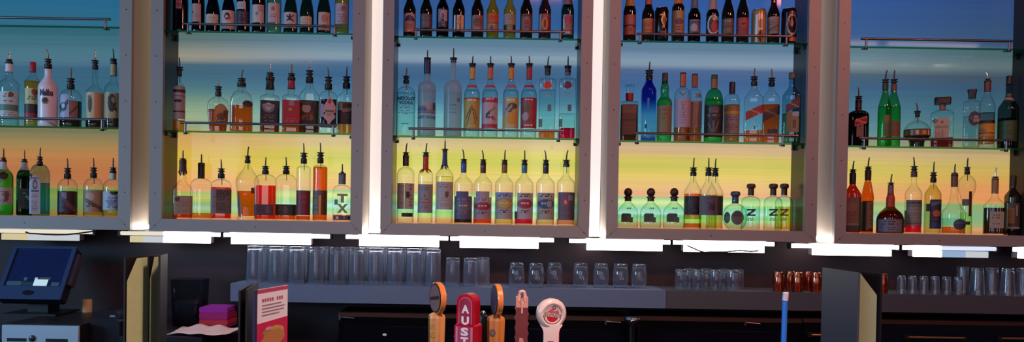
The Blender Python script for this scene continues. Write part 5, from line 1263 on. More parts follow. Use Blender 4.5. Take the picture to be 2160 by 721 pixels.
def copper_mat():
    m, nt, out = newmat('copper_lustre_glass')
    g = nt.nodes.new('ShaderNodeBsdfGlass'); g.inputs['Color'].default_value = (.90, .50, .42, 1); g.inputs['IOR'].default_value = 1.5
    p = nt.nodes.new('ShaderNodeBsdfPrincipled'); p.inputs['Base Color'].default_value = (.85, .36, .2, 1); p.inputs['Metallic'].default_value = 1; p.inputs['Roughness'].default_value = .18
    mx = nt.nodes.new('ShaderNodeMixShader'); mx.inputs[0].default_value = .20
    nt.links.new(g.outputs[0], mx.inputs[1]); nt.links.new(p.outputs[0], mx.inputs[2]); nt.links.new(mx.outputs[0], out.inputs[0])
    return m
COPPER = copper_mat()
ORD = ['first', 'second', 'third', 'fourth', 'fifth', 'sixth', 'seventh', 'eighth', 'ninth', 'tenth', 'eleventh']
YG = YL + .045
for i, u in enumerate((537, 583, 626, 668, 711, 752, 793, 833, 873, 914)):
    place_glass('pint', u, YG, f'upturned clear pint glass, {ORD[i]} from the left in the front row', 'pint glasses on the wall shelf', 'pint_glass')
for i, u in enumerate((561, 603, 646, 689, 732, 774, 814, 854, 894)):
    place_glass('pint', u, YG + .080, f'upturned clear pint glass, {ORD[i]} from the left in the back row', 'pint glasses on the wall shelf', 'pint_glass')
for u, y, d in ((955, YG, 'upturned clear beer glass just right of the pint glasses'), (992, YG + .005, 'upturned clear beer glass, middle one behind the first wooden tap handle'), (1018, YG + .082, 'upturned clear beer glass standing back, nearest the barrel glasses')):
    place_glass('beer', u, y, d, 'beer glasses beside the pints', 'beer_glass')
for i, u in enumerate((1090, 1131, 1170, 1225, 1268, 1309, 1348)):
    place_glass('barrel', u, YG + (.0 if i < 2 else .05), f'upturned barrel shaped clear glass, {ORD[i]} of seven from the left', 'barrel shaped glasses on the wall shelf', 'barrel_glass')
for i, u in enumerate((1437, 1473, 1510, 1546)):
    place_glass('slim', u, YG, f'slim clear tumbler, {ORD[i]} of the front four under the dark wire', 'slim tumblers on the wall shelf')
for i, u in enumerate((1455, 1490, 1527, 1557)):
    place_glass('slim', u, YG + .075, f'slim clear tumbler, {ORD[i]} of the back four under the dark wire', 'slim tumblers on the wall shelf')
for i, (u, dy) in enumerate(((1643, 0), (1668, .07), (1683, 0), (1706, .07), (1722, 0))):
    place_glass('copper', u, YG + dy, f'coppery glowing tumbler, {ORD[i]} of five left of the right menu', 'coppery tumblers on the wall shelf')
place_glass('copper', 1861, YG, 'coppery tumbler peeping out right of the standing menu', 'coppery tumblers on the wall shelf')
for i, u in enumerate((1902, 1925, 1949, 1973, 1997, 2022)):
    place_glass('shot', u, YG, f'small tapered clear glass, {ORD[i]} of six from the standing menu', 'small tapered glasses on the wall shelf', 'shot_glass')
for u, dy, d in ((2031, .08, 'tall tapered clear glass standing back behind the last small glass'), (2062, 0, 'tall tapered clear glass, first after the small ones'), (2093, .05, 'tall tapered clear glass, between its two like neighbours'), (2126, 0, 'tall tapered clear glass, second from the right edge'), (2158, .05, 'tall tapered clear glass cut off by the right edge')):
    place_glass('tall', u, YG + dy, d, 'tall tapered glasses on the wall shelf', 'tapered_glass')

# ------------------------------------------------------------------ coolers under the shelf
GLOSSY = solid('0a0a10', .12, spec=.5)
YC = 3.315
def cooler(u0, u1, vt, d_, brackets, handle=None, drawers=()):
    x0, x1 = P(u0, vt, YC).x, P(u1, vt, YC).x
    zt = P((u0 + u1) / 2, vt, YC).z
    t = thing('bar_cooler', ((x0 + x1) / 2, YC + .1, 0), d_, 'cooler', 'black coolers under the wall shelf')
    inv = Matrix.Translation(-t.location)
    def put(q, n):
        o = q.build(n, t); o.matrix_parent_inverse = inv; return o
    q = MB(); q.box(x0, x1, YC + .012, YW - .005, .02, zt, BLACK); put(q, 'cabinet_body')
    q = MB(); q.box(x0 + .003, x1 - .003, YC - .006, YC + .011, .06, zt - .022, GLOSSY); q.box(x0 + .03, x1 - .03, YC - .0075, YC - .0055, .09, zt - .06, solid('0c0e18', .08)); put(q, 'door')
    q = MB(); q.box(x0, x1, YC - .008, YC + .0115, zt - .019, zt - .001, solid('4a3430', .35, .5)); put(q, 'top_trim')
    for u in brackets:
        xx = P(u, vt, YC).x
        q = MB(); q.tube([(xx - .035, YC - .014, zt - .020), (xx + .035, YC - .014, zt - .024)], .0035, STEEL); q.box(xx - .036, xx - .028, YC - .018, YC - .008, zt - .034, zt - .012, STEEL); put(q, 'hinge_bracket')
    return t, put, zt, x0, x1
t, put, zt, *_ = cooler(714, 1318, 663, 'black cooler below the pint glasses, behind the wooden tap handles', (733, 1292))
q = MB(); x = P(812, 705, YC).x; z = P(812, 705, YC).z
q.rings([(.010, 0, 2, .62), (.009, .003, 2, .62)], solid('d8dce4', .3), 16, Matrix.Translation((x, YC - .0065, z)) @ Matrix.Rotation(math.radians(90), 4, 'X')); put(q, 'badge')  # plain white oval set on the cooler door
x = P(960, 708, YC).x; z = P(960, 708, YC).z
q = MB(); q.rings([(.006, 0), (.005, .003)], emis('3050ff', 1.2), 12, Matrix.Translation((x, YC - .0065, z)) @ Matrix.Rotation(math.radians(90), 4, 'X')); put(q, 'indicator_lamp')
x = P(1333, 690, 3.22).x
t, put, zt, *_ = cooler(1348, 1690, 669, 'black cooler below the slim tumblers, right of the chrome post', (1585,))
t, put, zt, x0, x1 = cooler(1693, 2330, 676, 'black drawer cooler below the tapered glasses at the right', ())
for ua, ub, v in ((1704, 1742, 703), (1905, 2026, 707.5), (2100, 2190, 710)):
    a, b_ = P(ua, v, YC), P(ub, v, YC)
    q = MB(); q.tube([(a.x, YC - .03, a.z - .002), (b_.x, YC - .03, a.z - .002)], .0055, solid('a8886c', .3, .8)); q.box(a.x - .012, a.x + .004, YC - .036, YC - .0065, a.z - .012, a.z + .008, DSTEEL); q.box(b_.x - .004, b_.x + .008, YC - .036, YC - .0065, a.z - .010, a.z + .006, DSTEEL)
    put(q, 'drawer_handle')
# chrome post between the coolers
b0 = P(1333, 721, 3.25); zt0 = P(1333, 668, 3.25).z
t = thing('water_tap', (b0.x, 3.25, 0), 'chrome post with flared head between the two black coolers', 'tap')
q = MB(); q.rings([(.03, 0), (.03, .02), (.014, .03), (.0135, zt0 - .045), (.016, zt0 - .040)], STEEL, 20); q.build('post', t)
q = MB(); q.rings([(.016, zt0 - .0395), (.030, zt0 - .024), (.037, zt0 - .010), (.034, zt0), (.012, zt0 + .001)], STEEL, 20)
q.build('head', t)
q = MB(); q.rings([(.011, 0), (.012, .012), (.008, .018)], CHROME, 14, Matrix.Translation((-.006, -.026, zt0 - .018)) @ Matrix.Rotation(math.radians(90), 4, 'X')); q.build('valve', t)

# ------------------------------------------------------------------ left back counter, register, printer
xcl, xcr = -2.75, P(488, 680, 3.3).x - .004
zlow = .79
b = MB(); b.box(xcl, xcr, 2.86, YW - .004, .0, zlow, solid('121218', .35)); tag(b.build('back_counter'), 'black back counter carrying the register at the far left', 'counter')
# cash drawer
yd = 2.95
a, b_ = P(3, 684, yd), P(166, 686, yd)
zt_ = (a.z + b_.z) / 2
t = thing('cash_drawer', ((a.x + b_.x) / 2, yd, zlow + .0006), 'steel blue cash drawer under the touchscreen terminal', 'cash drawer')
w_ = (b_.x - a.x) / 2; h_ = zt_ - zlow
STEELB = solid('a4c4dc', .38, .2)
q = MB(); q.box(-w_, w_, .012, .40, 0, h_, solid('1a1c24', .4)); q.build('case', t)
q = MB(); q.bbox(-w_ + .002, w_ - .002, 0, .0115, .003, h_ - .003, .003, STEELB); fr = q.build('drawer_front', t)
for s0, s1 in ((-.85, -.35), (.15, .72)):
    q = MB(); q.box(w_ * s0, w_ * s1, -.0012, -.0001, h_ - .068, h_ - .055, solid('10141c', .4)); q.build('slot', fr)
q = MB(); q.rings([(.013, 0), (.013, .004), (.010, .006)], DSTEEL, 16, Matrix.Translation((-.03, -.0002, h_ - .055)) @ Matrix.Rotation(math.radians(90), 4, 'X')); q.build('lock', fr)
# touchscreen terminal
y0_, y1_ = 3.20, 3.33
zb_, zt2 = P(60, 632, y0_).z, P(100, 521, y1_).z
xl_, xr_ = P(-10, 632, y0_).x, P(128, 632, y0_).x
cx = (xl_ + xr_) / 2; hw = (xr_ - xl_) / 2
t = thing('touchscreen_terminal', (cx, 3.30, zlow + h_ + .0012), 'black touchscreen register terminal tilted back, at the left edge', 'register')
S = Vector((0, y1_ - y0_, zt2 - zb_)); Ls = S.length; S.normalize()
N_ = Vector((0, -S.z, S.y))
org = Vector((0, y0_ - 3.30, zb_ - (zlow + h_ + .0012)))
def fr4(o_):  # local x, -normal, slope
    M = Matrix((XW, -N_, S)).transposed().to_4x4(); M.translation = o_; return M
M = fr4(org)
PL = solid('2c4470', .38, spec=.5)
q = MB(); q.bbox(-hw, hw, 0, .045, 0, Ls, .008, solid('161a26', .4), M); q.build('casing', t)
q = MB(); fw = .026
q.prism([(-hw, 0), (hw, 0), (hw, .062), (-hw, .062)], -.008, -.0002, PL, M); q.prism([(-hw, Ls), (hw, Ls), (hw, Ls - .012), (-hw, Ls - .012)][::-1], -.008, -.0002, PL, M)
q.prism([(-hw, .0625), (-hw + .018, .0625), (-hw + .018, Ls - .0125), (-hw, Ls - .0125)], -.008, -.0002, PL, M); q.prism([(hw - .018, .0625), (hw, .0625), (hw, Ls - .0125), (hw - .018, Ls - .0125)], -.008, -.0002, PL, M)
q.rings([(.026, 0, 2, .45), (.024, .003, 2, .45)], BLACK, 20, M @ Matrix.Translation((-.005, -.0078, .030)) @ Matrix.Rotation(math.radians(90), 4, 'X'))
q.build('bezel', t)
def scr(x0, x1, s0, s1, m, q, k=-.0016): q.prism([(x0, s0), (x1, s0), (x1, s1), (x0, s1)], k, -.0002, m, M)
q = MB(); sx0, sx1, ss0, ss1 = -hw + .0185, hw - .0185, .063, Ls - .013
scr(sx0, sx1, ss0, ss1, solid('1c2c5c', .12, spec=.6), q, -.001)
BAR = emis('3c6078', .55)
scr(sx0 + .006, sx0 + .07, ss0 + .004, ss0 + .024, BAR, q); scr(sx0 + .073, sx0 + .12, ss0 + .004, ss0 + .022, emis('2c4c64', .5), q); scr(sx1 - .045, sx1 - .012, ss0 + .004, ss0 + .022, BAR, q)
scr(sx0 + .123, sx0 + .183, ss0 + .004, ss0 + .034, emis('c8ecf8', .85), q); scr(sx0 + .122, sx0 + .135, ss0 + .034, ss0 + .043, emis('b8dcf0', .7), q); scr(sx0 + .142, sx0 + .19, ss0 + .034, ss0 + .044, emis('4c6474', .5), q)
scr(sx0 + .075, sx0 + .088, ss0 + .028, ss0 + .044, emis('4c6c88', .5), q)
q.build('screen', t)
q = MB(); q.bbox(hw + .001, hw + .018, .004, .04, .075, Ls - .03, .004, solid('3a3c4c', .4), M); q.build('card_reader', t)
q = MB(); q.box(-.045, .045, -.03, .06, .008, org.z + .05, BLACK); q.build('neck', t)
q = MB(); q.bbox(-.12, .12, -.10, .09, 0, .0075, .002, BLACK); q.build('foot', t)
# receipt printer
yp = 3.02
DR = P(166, 686, yd).x + .006
a, b_ = P(172, 690, yp), P(252, 690, yp); a.x = DR; PRR = b_.x; zpt = P(210, 672, yp).z
t = thing('receipt_printer', ((a.x + b_.x) / 2, yp + .08, zlow + .0006), 'black rounded receipt printer between cash drawer and standing menu', 'printer')
hwp = (b_.x - a.x) / 2; hh = zpt - zlow
q = MB(); q.bbox(-hwp, hwp, -.08, .10, 0, hh, .012, solid('14161e', .35)); q.build('case', t)
q = MB()
pts = [(-hwp + .005, 0)] + [(-(hwp - .005) * math.cos(k * math.pi / 10), .034 * math.sin(k * math.pi / 10)) for k in range(1, 10)] + [(hwp - .005, 0)]
q.prism([(x_, z_ + hh + .0005) for x_, z_ in pts], -.06, .08, solid('1c202c', .25), None, True); q.build('lid', t)
q = MB(); q.box(hwp - .05, hwp - .028, -.0612, -.0602, hh + .004, hh + .012, solid('7c80a8', .3)); q.build('badge', t)  # small pale plate stands in for a highlight on the lid
x = P(167, 652, 3.30).x
q = MB(); zb2 = P(167, 672, 3.30).z; zt3 = P(167, 634, 3.30).z
q.rings([(.020, .0), (.021, .004), (.021, zt3 - zlow - .005), (.019, zt3 - zlow)], solid('a88c68', .5), 24, Matrix.Translation((x + .003, 3.36, zlow + .0006)))
tag(q.build('paper_roll'), 'tan paper tube standing behind the receipt printer', 'paper roll')
# storage box with container, napkins and paper
zbx = .905
bx0, bx1 = PRR + .008, xcr - .012
b = MB(); b.bbox(bx0, bx1, 3.0, 3.50, zlow + .0006, zbx, .004, solid('14131a', .4)); tag(b.build('storage_box'), 'black storage box under the white paper and the napkins', 'box')
yc_ = 3.36
x = P(401, 640, yc_).x
hc = P(401, 588, yc_).z - zbx
t = thing('clear_container', (x, yc_, zbx + .0006), 'dark clear plastic container standing left of the purple napkins', 'container')
PLAST = clear('8c96a8', '3c4658', .8, name='smoky_plastic')
q = MB(); q.rings([(.064, 0, 5, .9), (.066, .004, 5, .9), (.072, hc - .004, 5, .9), (.074, hc - .003, 5, .9), (.074, hc, 5, .9)], PLAST, 40); q.build('container_body', t)
q = MB(); q.rings([(.058, .004, 5, .9), (.062, hc * .48, 5, .9), (.05, hc * .54, 5, .9)], solid('15121a', .6, noise=.3), 40); q.build('contents', t)
for k, (h0, h1, col, nm) in enumerate(((.0, .012, '7c1c78', 'thin purple napkin stack at the foot of the coloured pile'), (.0124, .036, 'b02c40', 'red orange napkin stack in the middle of the coloured pile'), (.0364, .068, '8c1464', 'magenta napkin stack below the topmost purple one'), (.0684, .092, '8a1c9c', 'bright purple napkin stack on top of the coloured pile'))):
    q = MB(); q.bbox(-.062, .062, -.062, .062, h0 + .0006, h1, .003, solid(col, .8))
    o = q.build('napkin_stack'); o.location = (P(459, 660, 3.30).x, 3.31, zbx); tag(o, nm, 'napkins', 'coloured napkin stacks')
# crumpled white paper
q = MB(); nx_, ny_ = 26, 12
xp0, xp1 = P(360, 700, 3.07).x, P(500, 700, 3.07).x
vs = []
for j in range(ny_ + 1):
    for i in range(nx_ + 1):
        s_, t_ = i / nx_, j / ny_
        zc_ = .004 + .012 * max(0, math.sin(3.1 * s_ + .3)) * (.35 + .65 * t_) + .003 * math.sin(19 * s_ + 3 * t_) * t_ + .005 * math.sin(9 * s_ - 4 * t_) ** 2
        if s_ > .9: zc_ += .018 * (s_ - .9) / .1
        vs.append((xp0 + (xp1 - xp0) * s_ + .012 * math.sin(5 * t_), 3.02 + .20 * t_ + .01 * math.sin(8 * s_), zbx + .001 + zc_))
q.add(vs, [(j * (nx_ + 1) + i, j * (nx_ + 1) + i + 1, (j + 1) * (nx_ + 1) + i + 1, (j + 1) * (nx_ + 1) + i) for j in range(ny_) for i in range(nx_)], solid('dccfd4', .7), True)
o = q.build('paper_sheet'); sm_ = o.modifiers.new('thickness', 'SOLIDIFY'); sm_.thickness = .0012
tag(o, 'crumpled white paper lying in front of the coloured napkins', 'paper')

# ------------------------------------------------------------------ bar counter (below the view) and what stands on it
ZBAR = 1.08
b = MB(); b.bbox(-2.6, 2.6, .55, 1.66, ZBAR - .05, ZBAR, .012, solid('241814', .3)); b.box(-2.6, 2.6, 1.3, 1.6, 0, ZBAR - .0505, solid('181418', .5))
tag(b.build('bar_counter'), 'dark front bar counter along the bottom, in front of the tap handles', 'counter')
b = MB(); b.box(-1.2, 1.6, 1.68, 2.15, 0, .93, solid('1a1a1e', .4)); tag(b.build('service_counter'), 'low dark service counter carrying the beer tap handles', 'counter')
YT = 1.90
t = thing('beer_tower', (P(1035, 721, YT).x, YT, .9306), 'chrome beer tower under the five tap handles', 'beer tower')
q = MB(); q.rings([(.05, 0), (.05, .012), (.03, .02), (.03, .078)], CHROME, 24); q.build('column', t)
q = MB(); q.tube([(-.22, 0, .105), (.25, 0, .105)], .028, CHROME, 20); q.build('manifold', t)
ZT = .9306 + .134

COVER = solid('17141a', .45, spec=.35); PAGE = solid('bcd4a8', .7, noise=.12); PAGE2 = solid('e4e8b4', .7, noise=.05)
def leaf(mb, p, q_, z0, z1, th, m, smooth=False):
    """upright board from plan point p to q_"""
    p, q_ = Vector((*p, 0)), Vector((*q_, 0)); d = (q_ - p).normalized(); n = Vector((-d.y, d.x, 0)) * th
    vs = [Vector((*(k.xy), z)) for z in (z0, z1) for k in (p, q_, q_ + n, p + n)]
    mb.add(vs, [(0, 1, 2, 3)[::-1], (4, 5, 6, 7), (0, 1, 5, 4), (1, 2, 6, 5), (2, 3, 7, 6), (3, 0, 4, 7)], m)
def poly(mb, p, q_, pts, off, m):
    """flat shape on a board: pts (s along p..q, z)"""
    p, q_ = Vector((*p, 0)), Vector((*q_, 0)); d = (q_ - p); n = Vector((-d.y, d.x, 0)).normalized() * off
    vs = [p + d * s_ + n + Vector((0, 0, z)) for s_, z in pts]
    mb.add(vs, [tuple(range(len(vs)))], m)
XY = lambda u, v, Y: (P(u, v, Y).x, Y)
# left menu : three leaves hinged at the far side
zt4 = P(345, 536, 1.53).z
h_ = XY(349, 600, 1.53)
t = thing('menu', (*h_, ZBAR), 'open black menu with aged cream pages standing at the left', 'menu', 'menus standing on the bar')
inv = Matrix.Translation(-t.location)
def putm(q, n, par=t, iv=True):
    o = q.build(n, t)
    o.matrix_parent_inverse = inv
    return o
zb3 = ZBAR + .0006
for (un, yn, s0, s1, nm) in ((264, 1.40, .03, .93, 'back_cover'), (313.5, 1.46, .05, .90, 'inner_leaf')):
    nr = XY(un, 620, yn)
    far = (h_[0] - (.020 if un < 300 else .008), h_[1])
    q = MB(); leaf(q, nr, far, zb3, zt4, .003, COVER)
    putm(q, nm)
    q = MB(); Hh = zt4 - .004
    poly(q, nr, far, [(s0, zb3 + .01), (s1, zb3 + .01), (s1, Hh), (s0 + .30, Hh), (s0, Hh - .042)], -.0012, PAGE)
    putm(q, 'page')
q = MB(); leaf(q, XY(338, 620, 1.45), (h_[0] + .004, h_[1]), zb3, zt4 + .002, .004, COVER); putm(q, 'front_cover')
# right menu : V opening towards the camera, hinge at its far left
hz_ = XY(1738, 600, 1.50); zt5 = P(1737, 564, 1.50).z
t = thing('menu', (*hz_, ZBAR), 'open black menu with a pale green page standing at the right', 'menu', 'menus standing on the bar')
inv = Matrix.Translation(-t.location)
fn = XY(1814, 620, 1.35); bn = XY(1857, 620, 1.36)
q = MB(); leaf(q, fn, hz_, zb3, zt5, .004, solid('3a3c48', .42, spec=.4)); o = q.build('front_cover', t); o.matrix_parent_inverse = inv
bn2 = (bn[0] + .0, bn[1]); hz2 = (hz_[0] + .008, hz_[1])
q = MB(); leaf(q, bn2, hz2, zb3, zt5 - .001, -.004, COVER); o = q.build('back_cover', t); o.matrix_parent_inverse = inv
q = MB(); poly(q, bn2, hz2, [(.05, zb3 + .008), (.95, zb3 + .008), (.95, zt5 - .004), (.36, zt5 - .004), (.05, zt5 - .042)], .0012, PAGE2); o = q.build('page', t); o.matrix_parent_inverse = inv
# flyer in a black stand
pl, pr = XY(537, 650, 1.46), XY(607, 650, 1.588)
zt6 = (P(537, 611, 1.46).z + P(607, 599, 1.588).z) / 2
t = thing('flyer_stand', ((pl[0] + pr[0]) / 2, (pl[1] + pr[1]) / 2, ZBAR), 'pink and white printed flyer standing in a black holder', 'flyer')
inv = Matrix.Translation(-t.location)
def pf(q, n):
    o = q.build(n, t); o.matrix_parent_inverse = inv
q = MB(); leaf(q, pl, pr, zb3, zt6 - .001, .004, solid('2a2450', .3)); pf(q, 'backing')
q = MB(); Hf = zt6 - zb3
PZ = lambda f: zb3 + Hf * f
poly(q, pl, pr, [(.07, PZ(.02)), (.985, PZ(.02)), (.985, PZ(.995)), (.07, PZ(.995))], -.0006, solid('d8dcf4', .5))
poly(q, pl, pr, [(.07, PZ(.02)), (.985, PZ(.02)), (.985, PZ(.615)), (.07, PZ(.600))], -.0009, solid('b81c54', .5))
poly(q, pl, pr, [(.07, PZ(.945)), (.985, PZ(.945)), (.985, PZ(.99)), (.07, PZ(.99))], -.0009, solid('a83c68', .5))
for (cs, ct, rs, rt, col) in ((.56, .40, .34, .10, 'a87850'), (.42, .36, .26, .08, 'b08060'), (.70, .47, .17, .055, 'b09858'), (.60, .51, .14, .03, 'a89a58'), (.25, .38, .10, .035, '6c7048'), (.55, .40, .16, .05, 'b47058'), (.40, .52, .1, .022, 'c08ca8'), (.78, .42, .10, .06, 'a88840'), (.30, .48, .08, .03, '84804c')):
    poly(q, pl, pr, [(cs + rs * math.cos(a * .524), PZ(ct + rt * math.sin(a * .524))) for a in range(12)], -.0012 - .0001 * rs, solid(col, .6))
for k in range(9):
    if k != 5: poly(q, pl, pr, [(.2 + k * .072, PZ(.838)), (.252 + k * .072, PZ(.838)), (.252 + k * .072, PZ(.878)), (.2 + k * .072, PZ(.878))], -.0009, solid('9c5478', .6))
for k, e_ in enumerate((.78, .88, .86, .72)):
    poly(q, pl, pr, [(.2, PZ(.79 - .038 * k)), (e_, PZ(.79 - .038 * k)), (e_, PZ(.805 - .038 * k)), (.2, PZ(.805 - .038 * k))], -.0009, solid('88748c', .6))
pf(q, 'printed_card')
q = MB(); pb = XY(505, 650, 1.62)
leaf(q, XY(507, 650, 1.47), XY(533, 650, 1.63), zb3, P(520, 610, 1.5).z, .004, COVER); leaf(q, XY(522, 650, 1.465), XY(545, 650, 1.63), zb3, P(530, 607, 1.5).z, .004, COVER)
o = q.build('menu_folder'); tag(o, 'pair of closed black menu folders left of the pink flyer', 'menu folder')

# blue straw
a = P(1650, 616, 1.10)
t = thing('straw', (a.x + .004, 1.10, ZBAR), 'blue drinking straw with white tip standing upright at the right', 'straw')
zt7 = a.z - ZBAR
dx = .0015
q = MB(); q.tube([(-dx, 0, .0006), (dx * .3, 0, zt7 - .0125)], .0040, solid('2c78d8', .35), 12); q.build('straw_tube', t)
q = MB(); q.tube([(dx * .3, 0, zt7 - .0124), (dx, 0, zt7 - .001), (dx, 0, zt7)], [.0043, .0043, .003], solid('d8c8d0', .6), 12); q.build('paper_tip', t)

# ------------------------------------------------------------------ tap handles
WOODA = wood('b07840', 'c89058'); WOODB = wood('a8642c', 'c07c3c')
def zt_at(u, v): return P(u, v, YT).z - ZT
mpt = YT / FPX
def flat_shape(mb, pts, M, off, m):
    mb.add([M @ Vector((x, -off, z)) for x, z in pts], [tuple(range(len(pts)))], m)
def flat_text(mb, body, cx, cz, w, h, M, off, m, bold=.02):
    tv, tf, ar = text_mesh(body, bold)
    mb.add([M @ Vector((cx + (a - .5) * w, -off, cz + (b_ - .5) * h)) for a, b_ in tv], tf, m)
circ = lambda cx, cz, rx, rz, n=28: [(cx + rx * math.cos(2 * math.pi * i / n), cz + rz * math.sin(2 * math.pi * i / n)) for i in range(n)]

def wooden_tap(u, ang, vt, vn, wpx, body_m, desc, face_col, art):
    x = P(u, 690, YT).x
    t = thing('tap_handle', (x, YT, ZT), desc, 'tap handle', 'beer tap handles')
    zn = zt_at(u, vn); w = wpx * mpt / 2
    q = MB(); q.rings([(w * .95, 0.0006), (w * 1.0, zn * .5), (w * 1.03, zn - .012), (w * .97, zn - .005), (w * .6, zn), (w * .3, zn + .003)], body_m, 6, Matrix.Rotation(math.radians(-105), 4, 'Z'), True, False)
    o = q.build('grip', t)
    R = (vn - vt) * mpt / 2 + .001; zc = zn + R - .002
    M = Matrix.Translation((.002, 0, zc)) @ Matrix.Rotation(math.radians(ang), 4, 'Z')
    q = MB(); q.rings([(R - .002, -.0075), (R, -.0055), (R, .0055), (R - .002, .0075)], wood('c8702c', 'd88444', 40), 40, M @ Matrix.Rotation(math.radians(90), 4, 'X')); h = q.build('disc', t)
    q = MB()
    q.prism(circ(0, 0, R * .93, R * .93, 32), -.0085, -.0074, solid('34181c', .4), M)
    flat_shape(q, circ(0, 0, R * .84, R * .84, 32), M, .0088, solid(face_col, .45))
    art(q, M, R); q.build('emblem', h)
    q = MB()
    return t, w, zn
def art1(q, M, R):
    M2 = M @ Matrix.Rotation(math.radians(-8), 4, 'Y')
    flat_shape(q, [(-R * .7, -.0045), (R * .7, -.0045), (R * .7, .0045), (-R * .7, .0045)], M2, .0091, solid('4c2428', .5))
t, w, zn = wooden_tap(921, -63, 594.5, 660, 37, WOODA, 'light wooden tap handle with round pinkish badge turned sideways, leftmost', '9c6c68', art1)
q = MB(); M = Matrix.Rotation(math.radians(-15), 4, 'Z') @ Matrix.Translation((0, -w * .90, 0)); dk = solid('c89458', .4)
for zc_ in (zn - .030, zn - .050):
    for k in (0, 1): flat_shape(q, circ(-.002, zc_, .008, .009) if k == 0 else circ(-.002, zc_, .006, .007), M, .0004 + .0002 * k, dk if k == 0 else solid('a87440', .4))
q.build('carved_letters', t)
def art2(q, M, R): flat_shape(q, circ(0, .004, R * .5, R * .4), M, .0091, solid('34305c', .5))
t, w, zn = wooden_tap(1046, -77, 598.5, 665, 38, WOODB, 'dark wooden tap handle with edge on round badge and blue marks', '4c4460', art2)
q = MB(); M = Matrix.Rotation(math.radians(-15), 4, 'Z') @ Matrix.Translation((-.003, -w * .90, 0))
for zc_ in (zn - .042, zn - .078):
    flat_shape(q, circ(0, zc_, .0075, .0085), M, .0003, solid('4c3c50', .5)); flat_shape(q, circ(0, zc_, .0045, .005), M, .0006, solid('7c5850', .5))
q.build('blue_mark', t)
# red arched handle
x = P(984, 690, YT).x
t = thing('tap_handle', (x + .004, YT, ZT), 'glossy red arched tap handle with white upright lettering', 'tap handle', 'beer tap handles')
za, zs = zt_at(986, 618), zt_at(986, 679)
M = Matrix.Rotation(math.radians(-24), 4, 'Z')
w1, w2 = .0245, .029
REDG = solid('a8142c', .18, coat=.6); PINK = solid('b8506c', .35); DRED = solid('8c1c40', .35)
arch = lambda w, z0, zt_, n=14: [(-w, z0)] + [(w, z0)] + [(w * math.cos(math.pi * i / n), zt_ - w + w * math.sin(math.pi * i / n)) for i in range(n + 1)]
q = MB(); q.prism(arch(w1, zs - .004, za), -.018, .020, REDG, M); q.build('arched_top', t)
q = MB(); q.prism([(-w2, .0006), (w2, .0006), (w2, zs - .008), (w2 - .004, zs - .0045), (-w2 + .004, zs - .0045), (-w2, zs - .008)], -.021, .023, REDG, M); q.build('grip', t)
q = MB()
flat_shape(q, arch(w1 * .78, zs - .003, za - .008), M, .0184, PINK); flat_shape(q, arch(w1 * .66, zs - .003, za - .011), M, .0187, DRED)
flat_shape(q, [(-w2 * .86, .004), (w2 * .80, .004), (w2 * .80, zs - .010), (-w2 * .86, zs - .010)], M, .0214, solid('b87488', .4)); flat_shape(q, [(-w2 * .66, .004), (w2 * .60, .004), (w2 * .60, zs - .010), (-w2 * .66, zs - .010)], M, .0217, solid('943058', .4))
q.build('face_panel', t)
q = MB()
for ch, v in (('A', 650), ('U', 674), ('S', 697), ('T', 717)):
    z = zt_at(981, v)
    flat_text(q, ch, .0005, z, .0215, .0215, M, .0190 if v < 679 else .0221, solid('dcd0d8', .4), .05)
zI = zt_at(981, 740)
flat_text(q, 'I', .0005, zI, .006, .0215, M, .0221, solid('dcd0d8', .4), .05)
q.build('lettering', t)
# black handle behind
x = P(1019, 690, 2.02).x
t = thing('tap_handle', (x, 2.02, .9306), 'small black tap handle with chrome tip, half hidden behind the red one', 'tap handle', 'beer tap handles')
zk = P(1019, 662, 2.02).z - .9306
q = MB(); q.rings([(.022, 0), (.022, .02), (.010, .03), (.010, zk - .05), (.013, zk - .02), (.011, zk - .006), (.005, zk - .002)], solid('0e0e12', .3), 20); q.build('grip', t)
q = MB(); q.rings([(.006, zk - .0018), (.0075, zk + .003), (.004, zk + .008)], CHROME, 16); q.build('chrome_tip', t)
# maroon post
x = P(1100, 690, YT).x
t = thing('tap_handle', (x, YT, ZT), 'narrow maroon tap handle with pale pink crown, between wooden and white round ones', 'tap handle', 'beer tap handles')
zp, zc1, zc2 = zt_at(1100, 648), zt_at(1100, 626), zt_at(1100, 611)
w = .0155; MAR = solid('6a2a30', .4, noise=.15); PKC = solid('c89088', .35)
pts = [(-w * .9, .0006), (w * .9, .0006)]
k = 9
for i in range(k): pts += [(w, zp * i / k + .004), (w * (1.2 if i % 2 else .98), zp * (i + .75) / k)]
pts += [(w, zp), (-w, zp)]
for i in reversed(range(k)): pts += [(-w * (1.15 if i % 2 == 0 else .98), zp * (i + .75) / k), (-w, zp * i / k + .004)]
q = MB(); q.prism(pts, -.011, .013, MAR); q.build('grip', t)
q = MB(); q.prism([(-w, zp + .0005), (w, zp + .0005), (w, zc1), (w * .72, zc1 + .002), (w * .5, zp + .014), (0, zp + .007), (-w * .5, zp + .014), (-w * .72, zc1 + .002), (-w, zc1)], -.010, .012, PKC); q.build('crown', t)
q = MB(); q.tube([(0, -.004, zp + .008), (-.0075, -.003, zp + .016), (-.0072, -.002, zc2 - .012), (-.0055, -.002, zc2 - .0065), (-.002, -.002, zc2 - .004), (.002, -.002, zc2 - .004), (.0055, -.002, zc2 - .0065), (.0072, -.002, zc2 - .012), (.0075, -.003, zp + .016), (0, -.004, zp + .008)], .0046, solid('d8a498', .35), 10); q.box(-.0022, .0022, -.0125, -.0105, zp - .014, zc1 - .002, solid('c89898', .4)); q.build('finial', t)
q = MB(); flat_text(q, 'B', 0, zt_at(1100, 716), .011, .012, Matrix.Identity(4), .0113, solid('b89098', .5), .05); flat_text(q, 'R', 0, zt_at(1100, 734), .011, .012, Matrix.Identity(4), .0113, solid('b89098', .5), .05); q.build('lettering', t)
